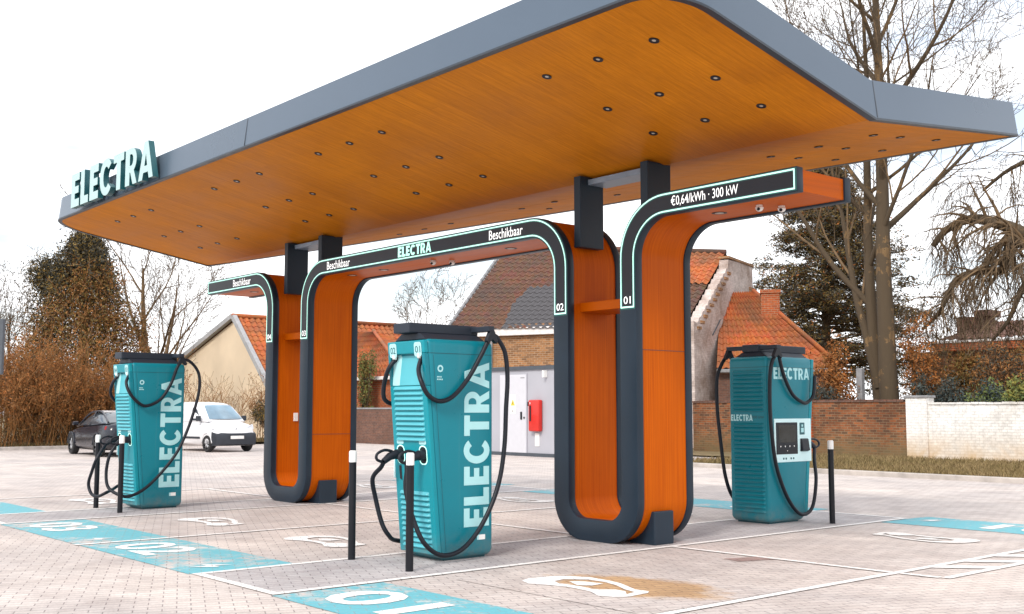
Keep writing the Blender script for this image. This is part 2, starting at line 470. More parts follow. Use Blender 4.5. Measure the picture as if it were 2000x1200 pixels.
class MB:
    def __init__(self):
        self.v, self.f, self.mi, self.sm, self.uv = [], [], [], [], {}
    def add(self, vs, fs, m=0, sm=False):
        o = len(self.v)
        self.v.extend([tuple(p) for p in vs])
        for f in fs:
            self.f.append([i + o for i in f])
            self.mi.append(m)
            self.sm.append(sm)
        return self
    def box(self, x0, x1, y0, y1, z0, z1, m=0):
        vs = [(x0, y0, z0), (x1, y0, z0), (x1, y1, z0), (x0, y1, z0), (x0, y0, z1), (x1, y0, z1), (x1, y1, z1), (x0, y1, z1)]
        return self.add(vs, [(0, 3, 2, 1), (4, 5, 6, 7), (0, 1, 5, 4), (1, 2, 6, 5), (2, 3, 7, 6), (3, 0, 4, 7)], m)
    def hexa(self, vs, m=0):
        return self.add(vs, [(0, 3, 2, 1), (4, 5, 6, 7), (0, 1, 5, 4), (1, 2, 6, 5), (2, 3, 7, 6), (3, 0, 4, 7)], m)
    def quad(self, a, b, c, d, m=0):
        return self.add([a, b, c, d], [(0, 1, 2, 3)], m)
    def poly(self, pts, m=0):
        return self.add(pts, [tuple(range(len(pts)))], m)
    def tube(self, pts, r, n=8, m=0, caps=True, sm=True):
        pts = [Vector(p) for p in pts]
        k = len(pts)
        rs = r if isinstance(r, (list, tuple)) else [r] * k
        vs, fs = [], []
        up = None
        for i, p in enumerate(pts):
            t = (pts[min(i + 1, k - 1)] - pts[max(i - 1, 0)])
            t = t.normalized() if t.length > 1e-9 else Vector((0, 0, 1))
            if up is None:
                a = Vector((1, 0, 0)) if abs(t.x) < 0.8 else Vector((0, 1, 0))
                up = (a - t * a.dot(t)).normalized()
            else:
                up = up - t * up.dot(t)
                up = up.normalized() if up.length > 1e-6 else t.orthogonal().normalized()
            b = t.cross(up)
            for j in range(n):
                an = 2 * PI * j / n
                vs.append(p + (up * math.cos(an) + b * math.sin(an)) * rs[i])
        for i in range(k - 1):
            for j in range(n):
                fs.append((i * n + j, i * n + (j + 1) % n, (i + 1) * n + (j + 1) % n, (i + 1) * n + j))
        if caps:
            fs.append(tuple(range(n))[::-1])
            fs.append(tuple(range((k - 1) * n, k * n)))
        return self.add(vs, fs, m, sm)
    def prism(self, loops, fn, w0, w1, m_face=0, m_side=None, back=True):
        """loops: outer polygon (and holes) in 2-D, extruded between w0 and w1, mapped through fn(u, v, w)"""
        m_side = m_face if m_side is None else m_side
        flat = [p for L in loops for p in L]
        tri = tessellate_polygon([[Vector((p[0], p[1], 0)) for p in L] for L in loops])
        self.add([fn(p[0], p[1], w1) for p in flat], [tuple(t) for t in tri], m_face)
        if back:
            self.add([fn(p[0], p[1], w0) for p in flat], [tuple(t)[::-1] for t in tri], m_side)
        for L in loops:
            k = len(L)
            for i in range(k):
                a, b = L[i], L[(i + 1) % k]
                self.quad(fn(a[0], a[1], w0), fn(b[0], b[1], w0), fn(b[0], b[1], w1), fn(a[0], a[1], w1), m_side)
        return self
    def build(self, name, mats, parent=None, world=True, bevel=0.0, recalc=True, merge=True, smooth_angle=None, seg=2):
        me = bpy.data.meshes.new(name)
        me.from_pydata(self.v, [], self.f)
        mats = mats if isinstance(mats, (list, tuple)) else [mats]
        for mname in mats:
            me.materials.append(MT[mname])
        me.polygons.foreach_set('material_index', self.mi)
        me.polygons.foreach_set('use_smooth', self.sm)
        bm = bmesh.new()
        bm.from_mesh(me)
        if merge:
            bmesh.ops.remove_doubles(bm, verts=bm.verts, dist=1e-5)
        if recalc:
            bmesh.ops.recalc_face_normals(bm, faces=bm.faces)
        if bevel:
            ed = [e for e in bm.edges if len(e.link_faces) == 2 and e.calc_face_angle(0) > R(28)]
            bmesh.ops.bevel(bm, geom=ed, offset=bevel, segments=seg, profile=0.5, affect='EDGES', clamp_overlap=True)
            for f in bm.faces:
                f.smooth = False
        bm.to_mesh(me)
        bm.free()
        if smooth_angle is not None:
            me.shade_smooth()
            me.set_sharp_from_angle(angle=R(smooth_angle))
        return link(name, me, parent, world)

def link(name, me, parent=None, world=True):
    o = bpy.data.objects.new(name, me)
    COL.objects.link(o)
    if parent is not None:
        o.parent = parent
        if world:
            me.transform(wmat(parent).inverted())
    return o

def fast_mesh(name, verts, faces_n, mats, mat_idx=None, parent=None, world=True, smooth=False):
    """verts (n,3); faces given as quads in order"""
    nq = len(verts) // faces_n
    me = bpy.data.meshes.new(name)
    me.vertices.add(len(verts))
    me.vertices.foreach_set('co', np.asarray(verts, dtype=np.float32).ravel())
    me.loops.add(len(verts))
    me.loops.foreach_set('vertex_index', np.arange(len(verts), dtype=np.int32))
    me.polygons.add(nq)
    me.polygons.foreach_set('loop_start', np.arange(0, len(verts), faces_n, dtype=np.int32))
    me.polygons.foreach_set('loop_total', np.full(nq, faces_n, dtype=np.int32))
    for mname in mats:
        me.materials.append(MT[mname])
    if mat_idx is not None:
        me.polygons.foreach_set('material_index', np.asarray(mat_idx, dtype=np.int32))
    me.update(calc_edges=True)
    me.validate()
    return link(name, me, parent, world)

def tag(o, label=None, cat=None, group=None, kind=None):
    if label: o['label'] = label
    if cat: o['category'] = cat
    if group: o['group'] = group
    if kind: o['kind'] = kind
    return o

def thing(name, label, cat, loc=(0, 0, 0), rz=0.0, group=None):
    o = bpy.data.objects.new(name, None)
    COL.objects.link(o)
    o.empty_display_size = 0.2
    o.location = loc
    o.rotation_euler = (0, 0, rz)
    return tag(o, label, cat, group)

def struct(name, mb, mats, **kw):
    o = mb.build(name, mats, **kw)
    o['kind'] = 'structure'
    return o

def copy_tree(o, parent=None, skip=()):
    c = o.copy()
    COL.objects.link(c)
    if parent is not None:
        c.parent = parent
    for ch in list(o.children):
        if ch.name.split('.')[0] not in skip:
            copy_tree(ch, c, skip)
    return c

def spline(pts, sub=6):
    """Catmull-Rom through the points"""
    P = [Vector(p) for p in pts]
    out = []
    for i in range(len(P) - 1):
        a, b, c, d = P[max(i - 1, 0)], P[i], P[i + 1], P[min(i + 2, len(P) - 1)]
        for k in range(sub):
            t = k / sub
            out.append(0.5 * ((2 * b) + (c - a) * t + (2 * a - 5 * b + 4 * c - d) * t * t + (3 * b - a - 3 * c + d) * t ** 3))
    out.append(P[-1])
    return out

def text_loops(body, bold=0.0):
    cu = bpy.data.curves.new('tmp', 'FONT')
    cu.body = body
    cu.size = 1.0
    cu.offset = bold
    cu.resolution_u = 3
    ob = bpy.data.objects.new('tmp', cu)
    COL.objects.link(ob)
    bpy.context.view_layer.update()
    dg = bpy.context.evaluated_depsgraph_get()
    me = bpy.data.meshes.new_from_object(ob.evaluated_get(dg))
    vs = [(v.co.x, v.co.y) for v in me.vertices]
    fs = [tuple(p.vertices) for p in me.polygons]
    bpy.data.objects.remove(ob)
    bpy.data.curves.remove(cu)
    bpy.data.meshes.remove(me)
    return vs, fs

def put_text(mb, body, origin, ux, uz, height=None, width=None, m=0, bold=0.012, center=True):
    vs, fs = text_loops(body, bold)
    x0, x1 = min(v[0] for v in vs), max(v[0] for v in vs)
    y0, y1 = min(v[1] for v in vs), max(v[1] for v in vs)
    sy = height / (y1 - y0) if height else width / (x1 - x0)
    sx = width / (x1 - x0) if width else sy
    O, U, V = Vector(origin), Vector(ux), Vector(uz)
    cx, cy = ((x0 + x1) / 2, (y0 + y1) / 2) if center else (x0, y0)
    mb.add([O + U * ((a - cx) * sx) + V * ((b - cy) * sy) for a, b in vs], fs, m)

# heavy grotesque capitals, unit height, as outline loops
def arc(cx, cy, rx, ry, a0, a1, n):
    return [(cx + rx * math.cos(R(a0 + (a1 - a0) * i / n)), cy + ry * math.sin(R(a0 + (a1 - a0) * i / n))) for i in range(n + 1)]
ST = 0.225
GL = {
 'E': (0.56, [[(0, 0), (0.56, 0), (0.56, ST), (0.25, ST), (0.25, 0.395), (0.51, 0.395), (0.51, 0.605), (0.25, 0.605), (0.25, 1 - ST), (0.56, 1 - ST), (0.56, 1), (0, 1)]]),
 'L': (0.52, [[(0, 0), (0.52, 0), (0.52, ST), (0.25, ST), (0.25, 1), (0, 1)]]),
 'C': (0.76, [arc(0.40, 0.5, 0.40, 0.52, 40, 320, 22) + arc(0.40, 0.5, 0.175, 0.295, 318, 42, 18)]),
 'T': (0.62, [[(0.19, 0), (0.43, 0), (0.43, 1 - ST), (0.62, 1 - ST), (0.62, 1), (0, 1), (0, 1 - ST), (0.19, 1 - ST)]]),
 'R': (0.66, [[(0, 0), (0.25, 0), (0.25, 0.34), (0.29, 0.34), (0.44, 0), (0.67, 0), (0.49, 0.38)] + arc(0.34, 0.67, 0.30, 0.33, -55, 90, 10) + [(0, 1)],
              [(0.25, 0.52), (0.25, 0.83), (0.34, 0.83)] + arc(0.33, 0.675, 0.115, 0.155, 80, -80, 7) + [(0.33, 0.52)]]),
 'A': (0.80, [[(0, 0), (0.215, 0), (0.27, 0.18), (0.53, 0.18), (0.585, 0), (0.80, 0), (0.51, 1), (0.29, 1)], [(0.325, 0.355), (0.40, 0.68), (0.475, 0.355)]]),
}
WORD = 'ELECTRA'
def word_layout(gap=0.085):
    x, out = 0.0, []
    for ch in WORD:
        w, loops = GL[ch]
        out.append((ch, x, loops))
        x += w + gap
    return out, x - gap
def put_word(mb, origin, ux, uz, length, height, m=0, thick=0.0, m_side=None, nrm=None):
    lay, tot = word_layout()
    O, U, V = Vector(origin), Vector(ux), Vector(uz)
    Nn = Vector(nrm) if nrm is not None else U.cross(V)
    for ch, x0, loops in lay:
        LL = [[((p[0] + x0) / tot * length, p[1] * height) for p in L] for L in loops]
        fn = lambda u, v, w: O + U * u + V * v + Nn * w
        if thick:
            mb.prism(LL, fn, 0, thick, m, m_side)
        else:
            flat = [p for L in LL for p in L]
            tri = tessellate_polygon([[Vector((p[0], p[1], 0)) for p in L] for L in LL])
            mb.add([fn(p[0], p[1], 0) for p in flat], [tuple(t) for t in tri], m)

# ------------------------------------------------------------------ ground, paving, painted bays
mb = MB()
mb.quad((-260, -120, -0.02), (160, -120, -0.02), (160, 300, -0.02), (-260, 300, -0.02))
struct('ground', mb, 'soil')
mb = MB()
mb.poly([(-41.6, -30, 0), (26, -30, 0), (26, 22.5, 0), (-20.6, 22.5, 0), (-20.6, 27.5, 0), (-44.6, 27.5, 0), (-43.6, 22.5, 0)])
struct('paving', mb, 'pave')
mb = MB()
mb.box(-20.4, 26, 22.5, 22.68, -0.05, 0.11)
struct('kerb', mb, 'kerb', bevel=0.02)
mb = MB()
mb.hexa([(-41.8, -30, -0.05), (-41.6, -30, -0.05), (-43.6, 22.4, -0.05), (-43.8, 22.4, -0.05), (-41.8, -30, 0.12), (-41.6, -30, 0.12), (-43.6, 22.4, 0.12), (-43.8, 22.4, 0.12)])
struct('kerb', mb, 'kerb', bevel=0.02)
mb = MB()
for (x0, x1) in ((-9.68, -8.24), (-16.92, -15.52)):
    mb.quad((x0, 4.5, 0.004), (x1, 4.5, 0.004), (x1, 14.15, 0.004), (x0, 14.15, 0.004))
struct('charger_island_paving', mb, 'pave_grey')
mb = MB()
mb.quad((-7.9, 6.1, 0.004), (-5.65, 6.1, 0.004), (-5.65, 7.9, 0.004), (-7.9, 7.9, 0.004))
struct('rust_coloured_pavers', mb, 'pave_rust')
mb = MB()
mb.quad((-7.24, 8.98, 0.004), (-7.08, 9.42, 0.004), (-6.86, 9.35, 0.004), (-7.0, 8.93, 0.004))
struct('dark_pavers', mb, 'pave_dark')

def stripe(mb, a, b, w, z):
    a, b = Vector((a[0], a[1], z)), Vector((b[0], b[1], z))
    d = (b - a).normalized()
    n = Vector((-d.y, d.x, 0)) * (w / 2)
    mb.quad(a - n, b - n, b + n, a + n)
mb = MB()
LW = 0.085
for (a, b) in [((-8.24, 4.46), (-8.24, 14.2)), ((-9.68, 4.46), (-9.68, 14.2)), ((-12.60, 4.4), (-12.60, 14.6)), ((-15.52, 4.46), (-15.52, 14.2)),
               ((-16.92, 4.46), (-16.92, 14.2)), ((-5.58, 4.4), (-5.58, 14.6)), ((-19.8, 4.46), (-19.8, 14.2)), ((-5.12, 9.44), (-5.12, 14.2))]:
    stripe(mb, a, b, LW, 0.008)
for (a, b) in [((-9.63, 4.505), (-8.29, 4.505)), ((-16.87, 4.505), (-15.57, 4.505)), ((-9.63, 14.15), (-8.29, 14.15)), ((-16.87, 14.15), (-15.57, 14.15)),
               ((-8.19, 9.33), (-5.63, 9.40)), ((-5.53, 9.41), (-5.17, 9.44)), ((-15.47, 9.36), (-12.65, 9.36)), ((-12.55, 9.36), (-9.73, 9.36)), ((-19.75, 9.36), (-16.97, 9.36))]:
    stripe(mb, a, b, LW, 0.008)
struct('parking_lines', mb, 'line', merge=False, recalc=False)
mb = MB()
for k in range(6):      # hatched strip at the right of the bays
    y = 9.95 + k * 0.62
    mb.quad((-5.53, y, 0.008), (-5.17, y + 0.34, 0.008), (-5.17, y + 0.58, 0.008), (-5.53, y + 0.24, 0.008))
struct('hatched_marking', mb, 'mark', merge=False, recalc=False)

BAYS = [(-8.18, -5.64, '01'), (-12.54, -9.74, '02'), (-15.46, -12.66, '03'), (-19.74, -16.98, '04')]
for (x0, x1, num) in BAYS:
    for side in (0, 1):
        ya, yb = (4.44, 5.52) if side == 0 else (13.45, 14.6)
        mb = MB()
        mb.quad((x0, ya, 0.004), (x1, ya, 0.004), (x1, yb, 0.004), (x0, yb, 0.004))
        struct('turquoise_bay_panel', mb, 'cyan')
        mb = MB()
        if side == 0:
            put_text(mb, num, (x0 + 0.80, 4.97, 0.008), (1, 0, 0), (0, 1, 0), height=0.66, width=1.05, bold=0.02)
            bx, by, s = x1 - 0.35, 4.82, 1
        else:
            put_text(mb, num, (x1 - 0.80, 14.02, 0.008), (-1, 0, 0), (0, -1, 0), height=0.66, width=1.05, bold=0.02)
            bx, by, s = x0 + 0.35, 14.15, -1
        # small lightning bolt beside the number
        for q in ([(0.06, 0.20), (-0.13, -0.03), (0.0, -0.03)], [(-0.06, -0.22), (0.13, 0.03), (0.0, 0.03)]):
            mb.poly([(bx + s * p[0], by + s * p[1], 0.008) for p in q])
        struct('bay_number_marking', mb, 'mark', merge=False, recalc=False)
        # car with a charging plug, outlined on the paving
        mb = MB()
        cx, cy, s = ((x0 + x1) / 2 + 0.06, 6.72, 1) if side == 0 else ((x0 + x1) / 2, 12.2, -1)
        def P(u, v): return (cx + s * u, cy + s * v, 0.008)
        outer = [(-0.605, -0.238), (-0.663, -0.107), (-0.617, 0.149), (-0.519, 0.264), (-0.352, 0.355), (-0.104, 0.345), (0.07, 0.307), (0.371, 0.165), (0.509, 0.183), (0.56, 0.114), (0.584, -0.15), (0.507, -0.239), (0.393, -0.289), (0.188, -0.19), (-0.061, -0.17), (-0.261, -0.219), (-0.439, -0.305)]
        hole = [(-0.395, -0.042), (-0.428, 0.096), (-0.262, 0.239), (-0.082, 0.254), (0.117, 0.202), (0.31, 0.10), (0.457, 0.063), (0.496, -0.07), (0.382, 0.036), (0.267, 0.034), (0.141, -0.104), (0.059, -0.075), (-0.135, -0.073), (-0.278, -0.098)]
        bolt = [(-0.303, 0.046), (-0.241, 0.136), (-0.139, 0.159), (-0.019, 0.184), (-0.008, 0.03), (-0.11, -0.044)]
        tri = tessellate_polygon([[Vector((*p, 0)) for p in L] for L in (outer, hole)])
        mb.add([P(*p) for p in outer + hole], [tuple(t_) for t_ in tri])
        mb.poly([P(*p) for p in bolt])
        struct('electric_car_marking', mb, 'mark' if side == 0 else 'line_faint', merge=False, recalc=False)

# ------------------------------------------------------------------ serpentine portal
YF, YB = 9.0, 9.93
TH = 0.25
def fillet(pts, radii, n=14):
    """polyline -> list of (x, z, nx, nz, arclen): centreline with left-hand normals"""
    pts = [Vector(p) for p in pts]
    out = []
    for i, p in enumerate(pts):
        if i in (0, len(pts) - 1):
            d = (pts[1] - pts[0]) if i == 0 else (pts[-1] - pts[-2])
            d.normalize()
            out.append((p.x, p.y, -d.y, d.x))
            continue
        a, b = (pts[i - 1] - p).normalized(), (pts[i + 1] - p).normalized()
        r = radii[i]
        s, e = p + a * r, p + b * r
        c = p + a * r + b * r
        for k in range(n + 1):
            t = k / n * PI / 2
            q = c - b * r * math.cos(t) - a * r * math.sin(t)
            d = (-a) * math.cos(t) + b * math.sin(t)
            out.append((q.x, q.y, -d.y, d.x))
    res, L = [], 0.0
    for i, o in enumerate(out):
        if i:
            L += math.hypot(o[0] - out[i - 1][0], o[1] - out[i - 1][1])
        res.append((*o, L))
    return res
RT, RB = 0.55, 0.35
WP = [(-19.22, 3.735), (-16.82, 3.735), (-16.82, 0.127), (-15.67, 0.127), (-15.67, 3.735), (-9.64, 3.735), (-9.64, 0.127), (-8.54, 0.127), (-8.54, 3.735), (-6.27, 3.735)]
PATH = fillet(WP, [0, RT, RB, RB, RT, RT, RB, RB, RT, 0])

portal = thing('charging_portal', 'winding orange timber portal with dark steel edges looping under the canopy', 'portal', (-12.7, 9.465, 0))
def sweep(name, mat, t, y0, y1, parent, ends=0.0, path=PATH, bevel=0.0):
    mb = MB()
    vs, uvs = [], []
    pth = list(path)
    if ends:
        a, b = list(pth[0]), list(pth[-1])
        a[0] += ends
        b[0] -= ends
        pth[0], pth[-1] = tuple(a), tuple(b)
    for (x, z, nx, nz, L) in pth:
        for (s, y) in ((1, y0), (1, y1), (-1, y1), (-1, y0)):
            vs.append((x + nx * s * t / 2, y, z + nz * s * t / 2))
            uvs.append((L, y + (5 if s < 0 else 0)))
    k = len(pth)
    fs = []
    for i in range(k - 1):
        for j in range(4):
            fs.append((i * 4 + j, i * 4 + (j + 1) % 4, (i + 1) * 4 + (j + 1) % 4, (i + 1) * 4 + j))
    fs += [(0, 3, 2, 1), ((k - 1) * 4, (k - 1) * 4 + 1, (k - 1) * 4 + 2, (k - 1) * 4 + 3)]
    me = bpy.data.meshes.new(name)
    me.from_pydata(vs, [], fs)
    me.materials.append(MT[mat])
    uvl = me.uv_layers.new(name='UVMap')
    for lp in me.loops:
        u, v = uvs[lp.vertex_index]
        uvl.data[lp.index].uv = (u, v)
    bm = bmesh.new()
    bm.from_mesh(me)
    bmesh.ops.recalc_face_normals(bm, faces=bm.faces)
    if bevel:
        ed = [e for e in bm.edges if e.calc_face_angle(0) > R(40)]
        bmesh.ops.bevel(bm, geom=ed, offset=bevel, segments=2, profile=0.5, affect='EDGES')
    bm.to_mesh(me)
    bm.free()
    me.shade_smooth()
    me.set_sharp_from_angle(angle=R(32))
    return link(name, me, parent)
sweep('timber_core', 'wood', TH - 0.036, YF + 0.105, YB - 0.105, portal, ends=0.02)
fr = sweep('steel_edge', 'frame', TH, YF, YF + 0.105, portal, bevel=0.006)
sweep('steel_edge', 'frame', TH, YB - 0.105, YB, portal, bevel=0.006)

def band(mb, path, o0, o1, y, m=0):
    for i in range(len(path) - 1):
        (xa, za, nxa, nza, _), (xb, zb, nxb, nzb, _) = path[i], path[i + 1]
        mb.quad((xa + nxa * o0, y, za + nza * o0), (xb + nxb * o0, y, zb + nzb * o0), (xb + nxb * o1, y, zb + nzb * o1), (xa + nxa * o1, y, za + nza * o1), m)
def inset(p, da, db):
    p = list(p)
    for (i, j, d) in ((0, 1, da), (-1, -2, db)):
        a = p[i]
        b = p[j]
        L = math.hypot(b[0] - a[0], b[1] - a[1])
        ux, uz = (b[0] - a[0]) / L, (b[1] - a[1]) / L
        p[i] = (a[0] + ux * d, a[1] + uz * d, *a[2:])
    return p
SIGNS = [fillet([(-19.22, 3.735), (-16.82, 3.735), (-16.82, 2.61)], [0, RT, 0]),
         fillet([(-15.67, 2.61), (-15.67, 3.735), (-9.64, 3.735), (-9.64, 2.61)], [0, RT, RT, 0]),
         fillet([(-8.54, 2.61), (-8.54, 3.735), (-6.27, 3.735)], [0, RT, 0])]
for sp in SIGNS:
    h = TH / 2
    mb = MB()
    band(mb, sp, -h + 0.010, h - 0.010, YF - 0.003)
    disp = mb.build('display_panel', 'teal_glow_band', portal, recalc=False)
    disp.data.flip_normals()
    mb = MB()
    band(mb, inset(sp, 0.035, 0.035), -h + 0.050, h - 0.050, YF - 0.006)
    mb.build('display_field', 'panel', disp, recalc=False)
    mb = MB()
    s2 = inset(sp, 0.018, 0.018)
    w = 0.017
    oo = h - 0.030
    for (a, b) in ((-oo - w / 2, -oo + w / 2), (oo - w / 2, oo + w / 2)):
        band(mb, s2, a, b, YF - 0.009)
    s3a, s3b = inset(sp, 0.018 + w, 0), inset(sp, 0, 0.018 + w)
    for (p0, p1) in ((s2[0], s3a[0]), (s3b[-1], s2[-1])):
        band(mb, [p0, p1], -oo + w / 2, oo - w / 2, YF - 0.009)
    mb.build('light_strip', 'led', disp, recalc=False)
YT = YF - 0.010
def ptext(body, x, z, h, w, mat, bold=0.003):
    mb = MB()
    put_text(mb, body, (x, YT, z), (1, 0, 0), (0, 0, 1), height=h, width=w, bold=bold)
    mb.build('sign_text', mat, portal, recalc=False, merge=False)
ptext('Beschikbaar', -17.86, 3.735, 0.125, 0.66, 'led_white')
ptext('Beschikbaar', -14.655, 3.735, 0.125, 0.66, 'led_white')
ptext('Beschikbaar', -10.65, 3.735, 0.125, 0.66, 'led_white')
ptext('€0,64/kWh · 300 kW', -7.425, 3.735, 0.125, 0.90, 'led_white')
for (num, x, z) in (('04', -16.82, 2.715), ('03', -15.67, 2.715), ('02', -9.64, 2.715), ('01', -8.54, 2.715)):
    ptext(num, x, z, 0.085, 0.105 if num == '01' else 0.122, 'led_white')
mb = MB()
put_word(mb, (-13.04, YT, 3.665), (1, 0, 0), (0, 0, 1), 0.80, 0.145)
mb.build('sign_text', 'led_mint', portal, recalc=False, merge=False)

for (xa, xb) in ((-9.535, -8.65), (-16.71, -15.78)):
    mb = MB().box(xa, xb, 9.22, 9.75, 2.66, 2.77)
    mb.build('shelf', 'wood', portal, bevel=0.006)
for (xl, xr) in ((-9.765, -8.415), (-16.945, -15.545)):
    for (xe, sg) in ((xl, 1), (xr, -1)):
        mb = MB()
        xo, xb_, xt = xe - sg * 0.01, xe + sg * 0.38, xe + sg * 0.13
        mb.hexa([(xo, 9.25, 0), (xb_, 9.25, 0), (xb_, 9.57, 0), (xo, 9.57, 0), (xo, 9.25, 0.37), (xt, 9.25, 0.37), (xt, 9.57, 0.37), (xo, 9.57, 0.37)])
        mb.build('foot_block', 'frame', portal, bevel=0.012)
for (x, z0) in ((-8.431, 2.16), (-15.561, 1.1)):
    mb = MB().box(x - 0.004, x + 0.0025, YF + 0.108, YB - 0.108, z0, z0 + 0.005)
    mb.build('board_joint', 'trim', portal)
for x in (-10.15, -11.1, -14.1, -15.0, -7.60, -17.55, -18.3):
    mb = MB()
    mb.tube([(x, 9.465, 3.640), (x, 9.465, 3.6265)], [0.085, 0.085], 20)
    mb.tube([(x, 9.465, 3.6265), (x, 9.465, 3.624)], [0.050, 0.050], 16, m=1)
    mb.build('downlight', ['black', 'lens'], portal)
mb = MB()
mb.box(-16.722, -16.695, 9.42, 9.50, 1.30, 1.44)
mb.build('cable_outlet', 'white', portal, bevel=0.004)

# dome cameras hanging under the beams
CAMS = [(-7.02, 9.40, 'white dome camera under the price arm, nearest the orange timber pillar', 'cameras under the arms'), (-6.90, 9.62, 'white dome camera under the price arm, nearer the arm end and back edge', 'cameras under the arms'),
        (-12.72, 9.38, 'white dome camera under the long middle beam, front one of two', 'cameras under the arms'), (-12.56, 9.60, 'white dome camera under the long middle beam, rear one of two', 'cameras under the arms')]
for (x, y, lab, gr) in CAMS:
    t = thing('security_camera', lab, 'camera', (x, y, 3.628), 0.4, gr)
    t.scale = (0.72, 0.72, 0.72)
    mb = MB().tube([(0, 0, 0), (0, 0, -0.035)], [0.052, 0.048], 16)
    mb.build('mount', 'white', t, world=False)
    mb = MB()
    n = 8
    mb.tube([(0, 0, -0.035 - 0.062 * math.sin(i / n * PI / 2)) for i in range(n + 1)], [max(0.004, 0.062 * math.cos(i / n * PI / 2)) for i in range(n + 1)], 16)
    mb.build('dome', 'white', t, world=False)
    mb = MB().tube([(0.0, -0.03, -0.055), (0.0, -0.068, -0.075)], [0.026, 0.022], 12)
    mb.build('lens', 'black', t, world=False)

# ------------------------------------------------------------------ butterfly canopy
ZF, SFR, SBK, FH = 4.275, 0.205, 0.121, 0.405
def zsoff(y): return ZF + (SFR * (9.46 - y) if y < 9.46 else SBK * (y - 9.46))
out_pts = [(-20.25, 9.46), (-20.35, 8.4), (-20.52, 7.6)] + [(-20.08 - 0.62 * math.sin(t), 7.13 - 0.58 * (1 - math.cos(t)) if False else 7.13 - 0.58 * math.cos(t)) for t in []]
def rnd(cx, cy, r, a0, a1, n): return [(cx + r * math.cos(R(a0 + (a1 - a0) * i / n)), cy + r * math.sin(R(a0 + (a1 - a0) * i / n))) for i in range(n + 1)]
front = [(-20.20, 9.46), (-20.34, 8.6), (-20.52, 7.75)] + rnd(-20.06, 7.09, 0.54, 172, 270, 10) + [(-18, 6.54), (-14, 6.53), (-10, 6.52), (-7.4, 6.51)] + rnd(-6.22, 7.05, 0.54, 270, 360, 12) + [(-5.68, 8.2), (-5.68, 9.46)]
backp = [(-5.68, 9.46), (-5.74, 11.0), (-5.80, 12.70), (-5.84, 12.76), (-7.0, 12.55), (-8.28, 12.28), (-9.96, 12.0), (-12.27, 11.68), (-14.64, 11.10), (-17.03, 10.42), (-18.41, 10.02), (-19.43, 9.70), (-20.20, 9.46)]
outline = front + backp[1:-1]
cxm, cym = -12.9, 9.3
def shrink(pts, d):
    """move each outline point inwards by d along its averaged normal"""
    k = len(pts)
    res = []
    for i in range(k):
        a, b, c = Vector(pts[i - 1]), Vector(pts[i]), Vector(pts[(i + 1) % k])
        t = ((b - a).normalized() + (c - b).normalized())
        t.normalize()
        n = Vector((-t.y, t.x))
        q = b + n * d
        res.append((q.x, q.y))
    return res
inner = shrink(outline, 0.065)
topo = shrink(outline, 0.045)
canopy = thing('canopy', 'long butterfly canopy with orange timber soffit and blue grey steel edge', 'canopy', (-12.7, 9.465, 4.3))
k = len(outline)
mb = MB()
for i in range(k):
    a, b, c, d = outline[i], outline[(i + 1) % k], topo[(i + 1) % k], topo[i]
    mb.quad((a[0], a[1], zsoff(a[1]) + 0.022), (b[0], b[1], zsoff(b[1]) + 0.022), (c[0], c[1], zsoff(b[1]) + FH), (d[0], d[1], zsoff(a[1]) + FH))
fas = mb.build('fascia', 'fascia', canopy, smooth_angle=25)
mb = MB()
lip = shrink(outline, -0.006)
for i in range(k):
    j = (i + 1) % k
    za, zb = zsoff(outline[i][1]), zsoff(outline[j][1])
    mb.quad((lip[i][0], lip[i][1], za + 0.022), (lip[j][0], lip[j][1], zb + 0.022), (lip[j][0], lip[j][1], zb), (lip[i][0], lip[i][1], za))
    mb.quad((lip[i][0], lip[i][1], za), (lip[j][0], lip[j][1], zb), (inner[j][0], inner[j][1], zb), (inner[i][0], inner[i][1], za))
    mb.quad((inner[i][0], inner[i][1], za), (inner[j][0], inner[j][1], zb), (inner[j][0], inner[j][1], zb + 0.03), (inner[i][0], inner[i][1], za + 0.03))
mb.build('edge_trim', 'trim', canopy)
nf = len(front)
inF = inner[:nf]
inB = inner[nf - 1:] + [inner[0]]
mb = MB()
mb.poly([(p[0], p[1], zsoff(p[1]) + 0.012) for p in inF])
mb.poly([(p[0], p[1], zsoff(p[1]) + 0.012) for p in inB])
mb.build('timber_soffit', 'soffit', canopy)
toF = topo[:nf]
toB = topo[nf - 1:] + [topo[0]]
mb = MB()
mb.poly([(p[0], p[1], zsoff(p[1]) + FH - 0.01) for p in toF])
mb.poly([(p[0], p[1], zsoff(p[1]) + FH - 0.01) for p in toB])
mb.build('roof_sheet', 'fascia', canopy)
for x in (-9.46, -12.98, -16.4):      # joints between the fascia sheets
    z = zsoff(6.55)
    mb = MB()
    mb.hexa([(x - 0.004, 6.520, z + 0.03), (x + 0.004, 6.520, z + 0.03), (x + 0.004, 6.54, z + 0.03), (x - 0.004, 6.54, z + 0.03),
             (x - 0.004, 6.567, z + FH - 0.01), (x + 0.004, 6.567, z + FH - 0.01), (x + 0.004, 6.58, z + FH - 0.01), (x - 0.004, 6.58, z + FH - 0.01)])
    mb.build('sheet_joint', 'cabin_dark', fas)
for (y) in (9.50, 12.30):
    z = zsoff(y)
    mb = MB()
    xe = -5.68 - (y - 9.46) * 0.042
    mb.hexa([(xe - 0.01, y - 0.006, z + 0.03), (xe + 0.004, y - 0.006, z + 0.03), (xe + 0.004, y + 0.006, z + 0.03), (xe - 0.01, y + 0.006, z + 0.03),
             (xe - 0.055, y - 0.006, z + FH - 0.01), (xe - 0.041, y - 0.006, z + FH - 0.01), (xe - 0.041, y + 0.006, z + FH - 0.01), (xe - 0.055, y + 0.006, z + FH - 0.01)])
    mb.build('sheet_joint', 'cabin_dark', fas)
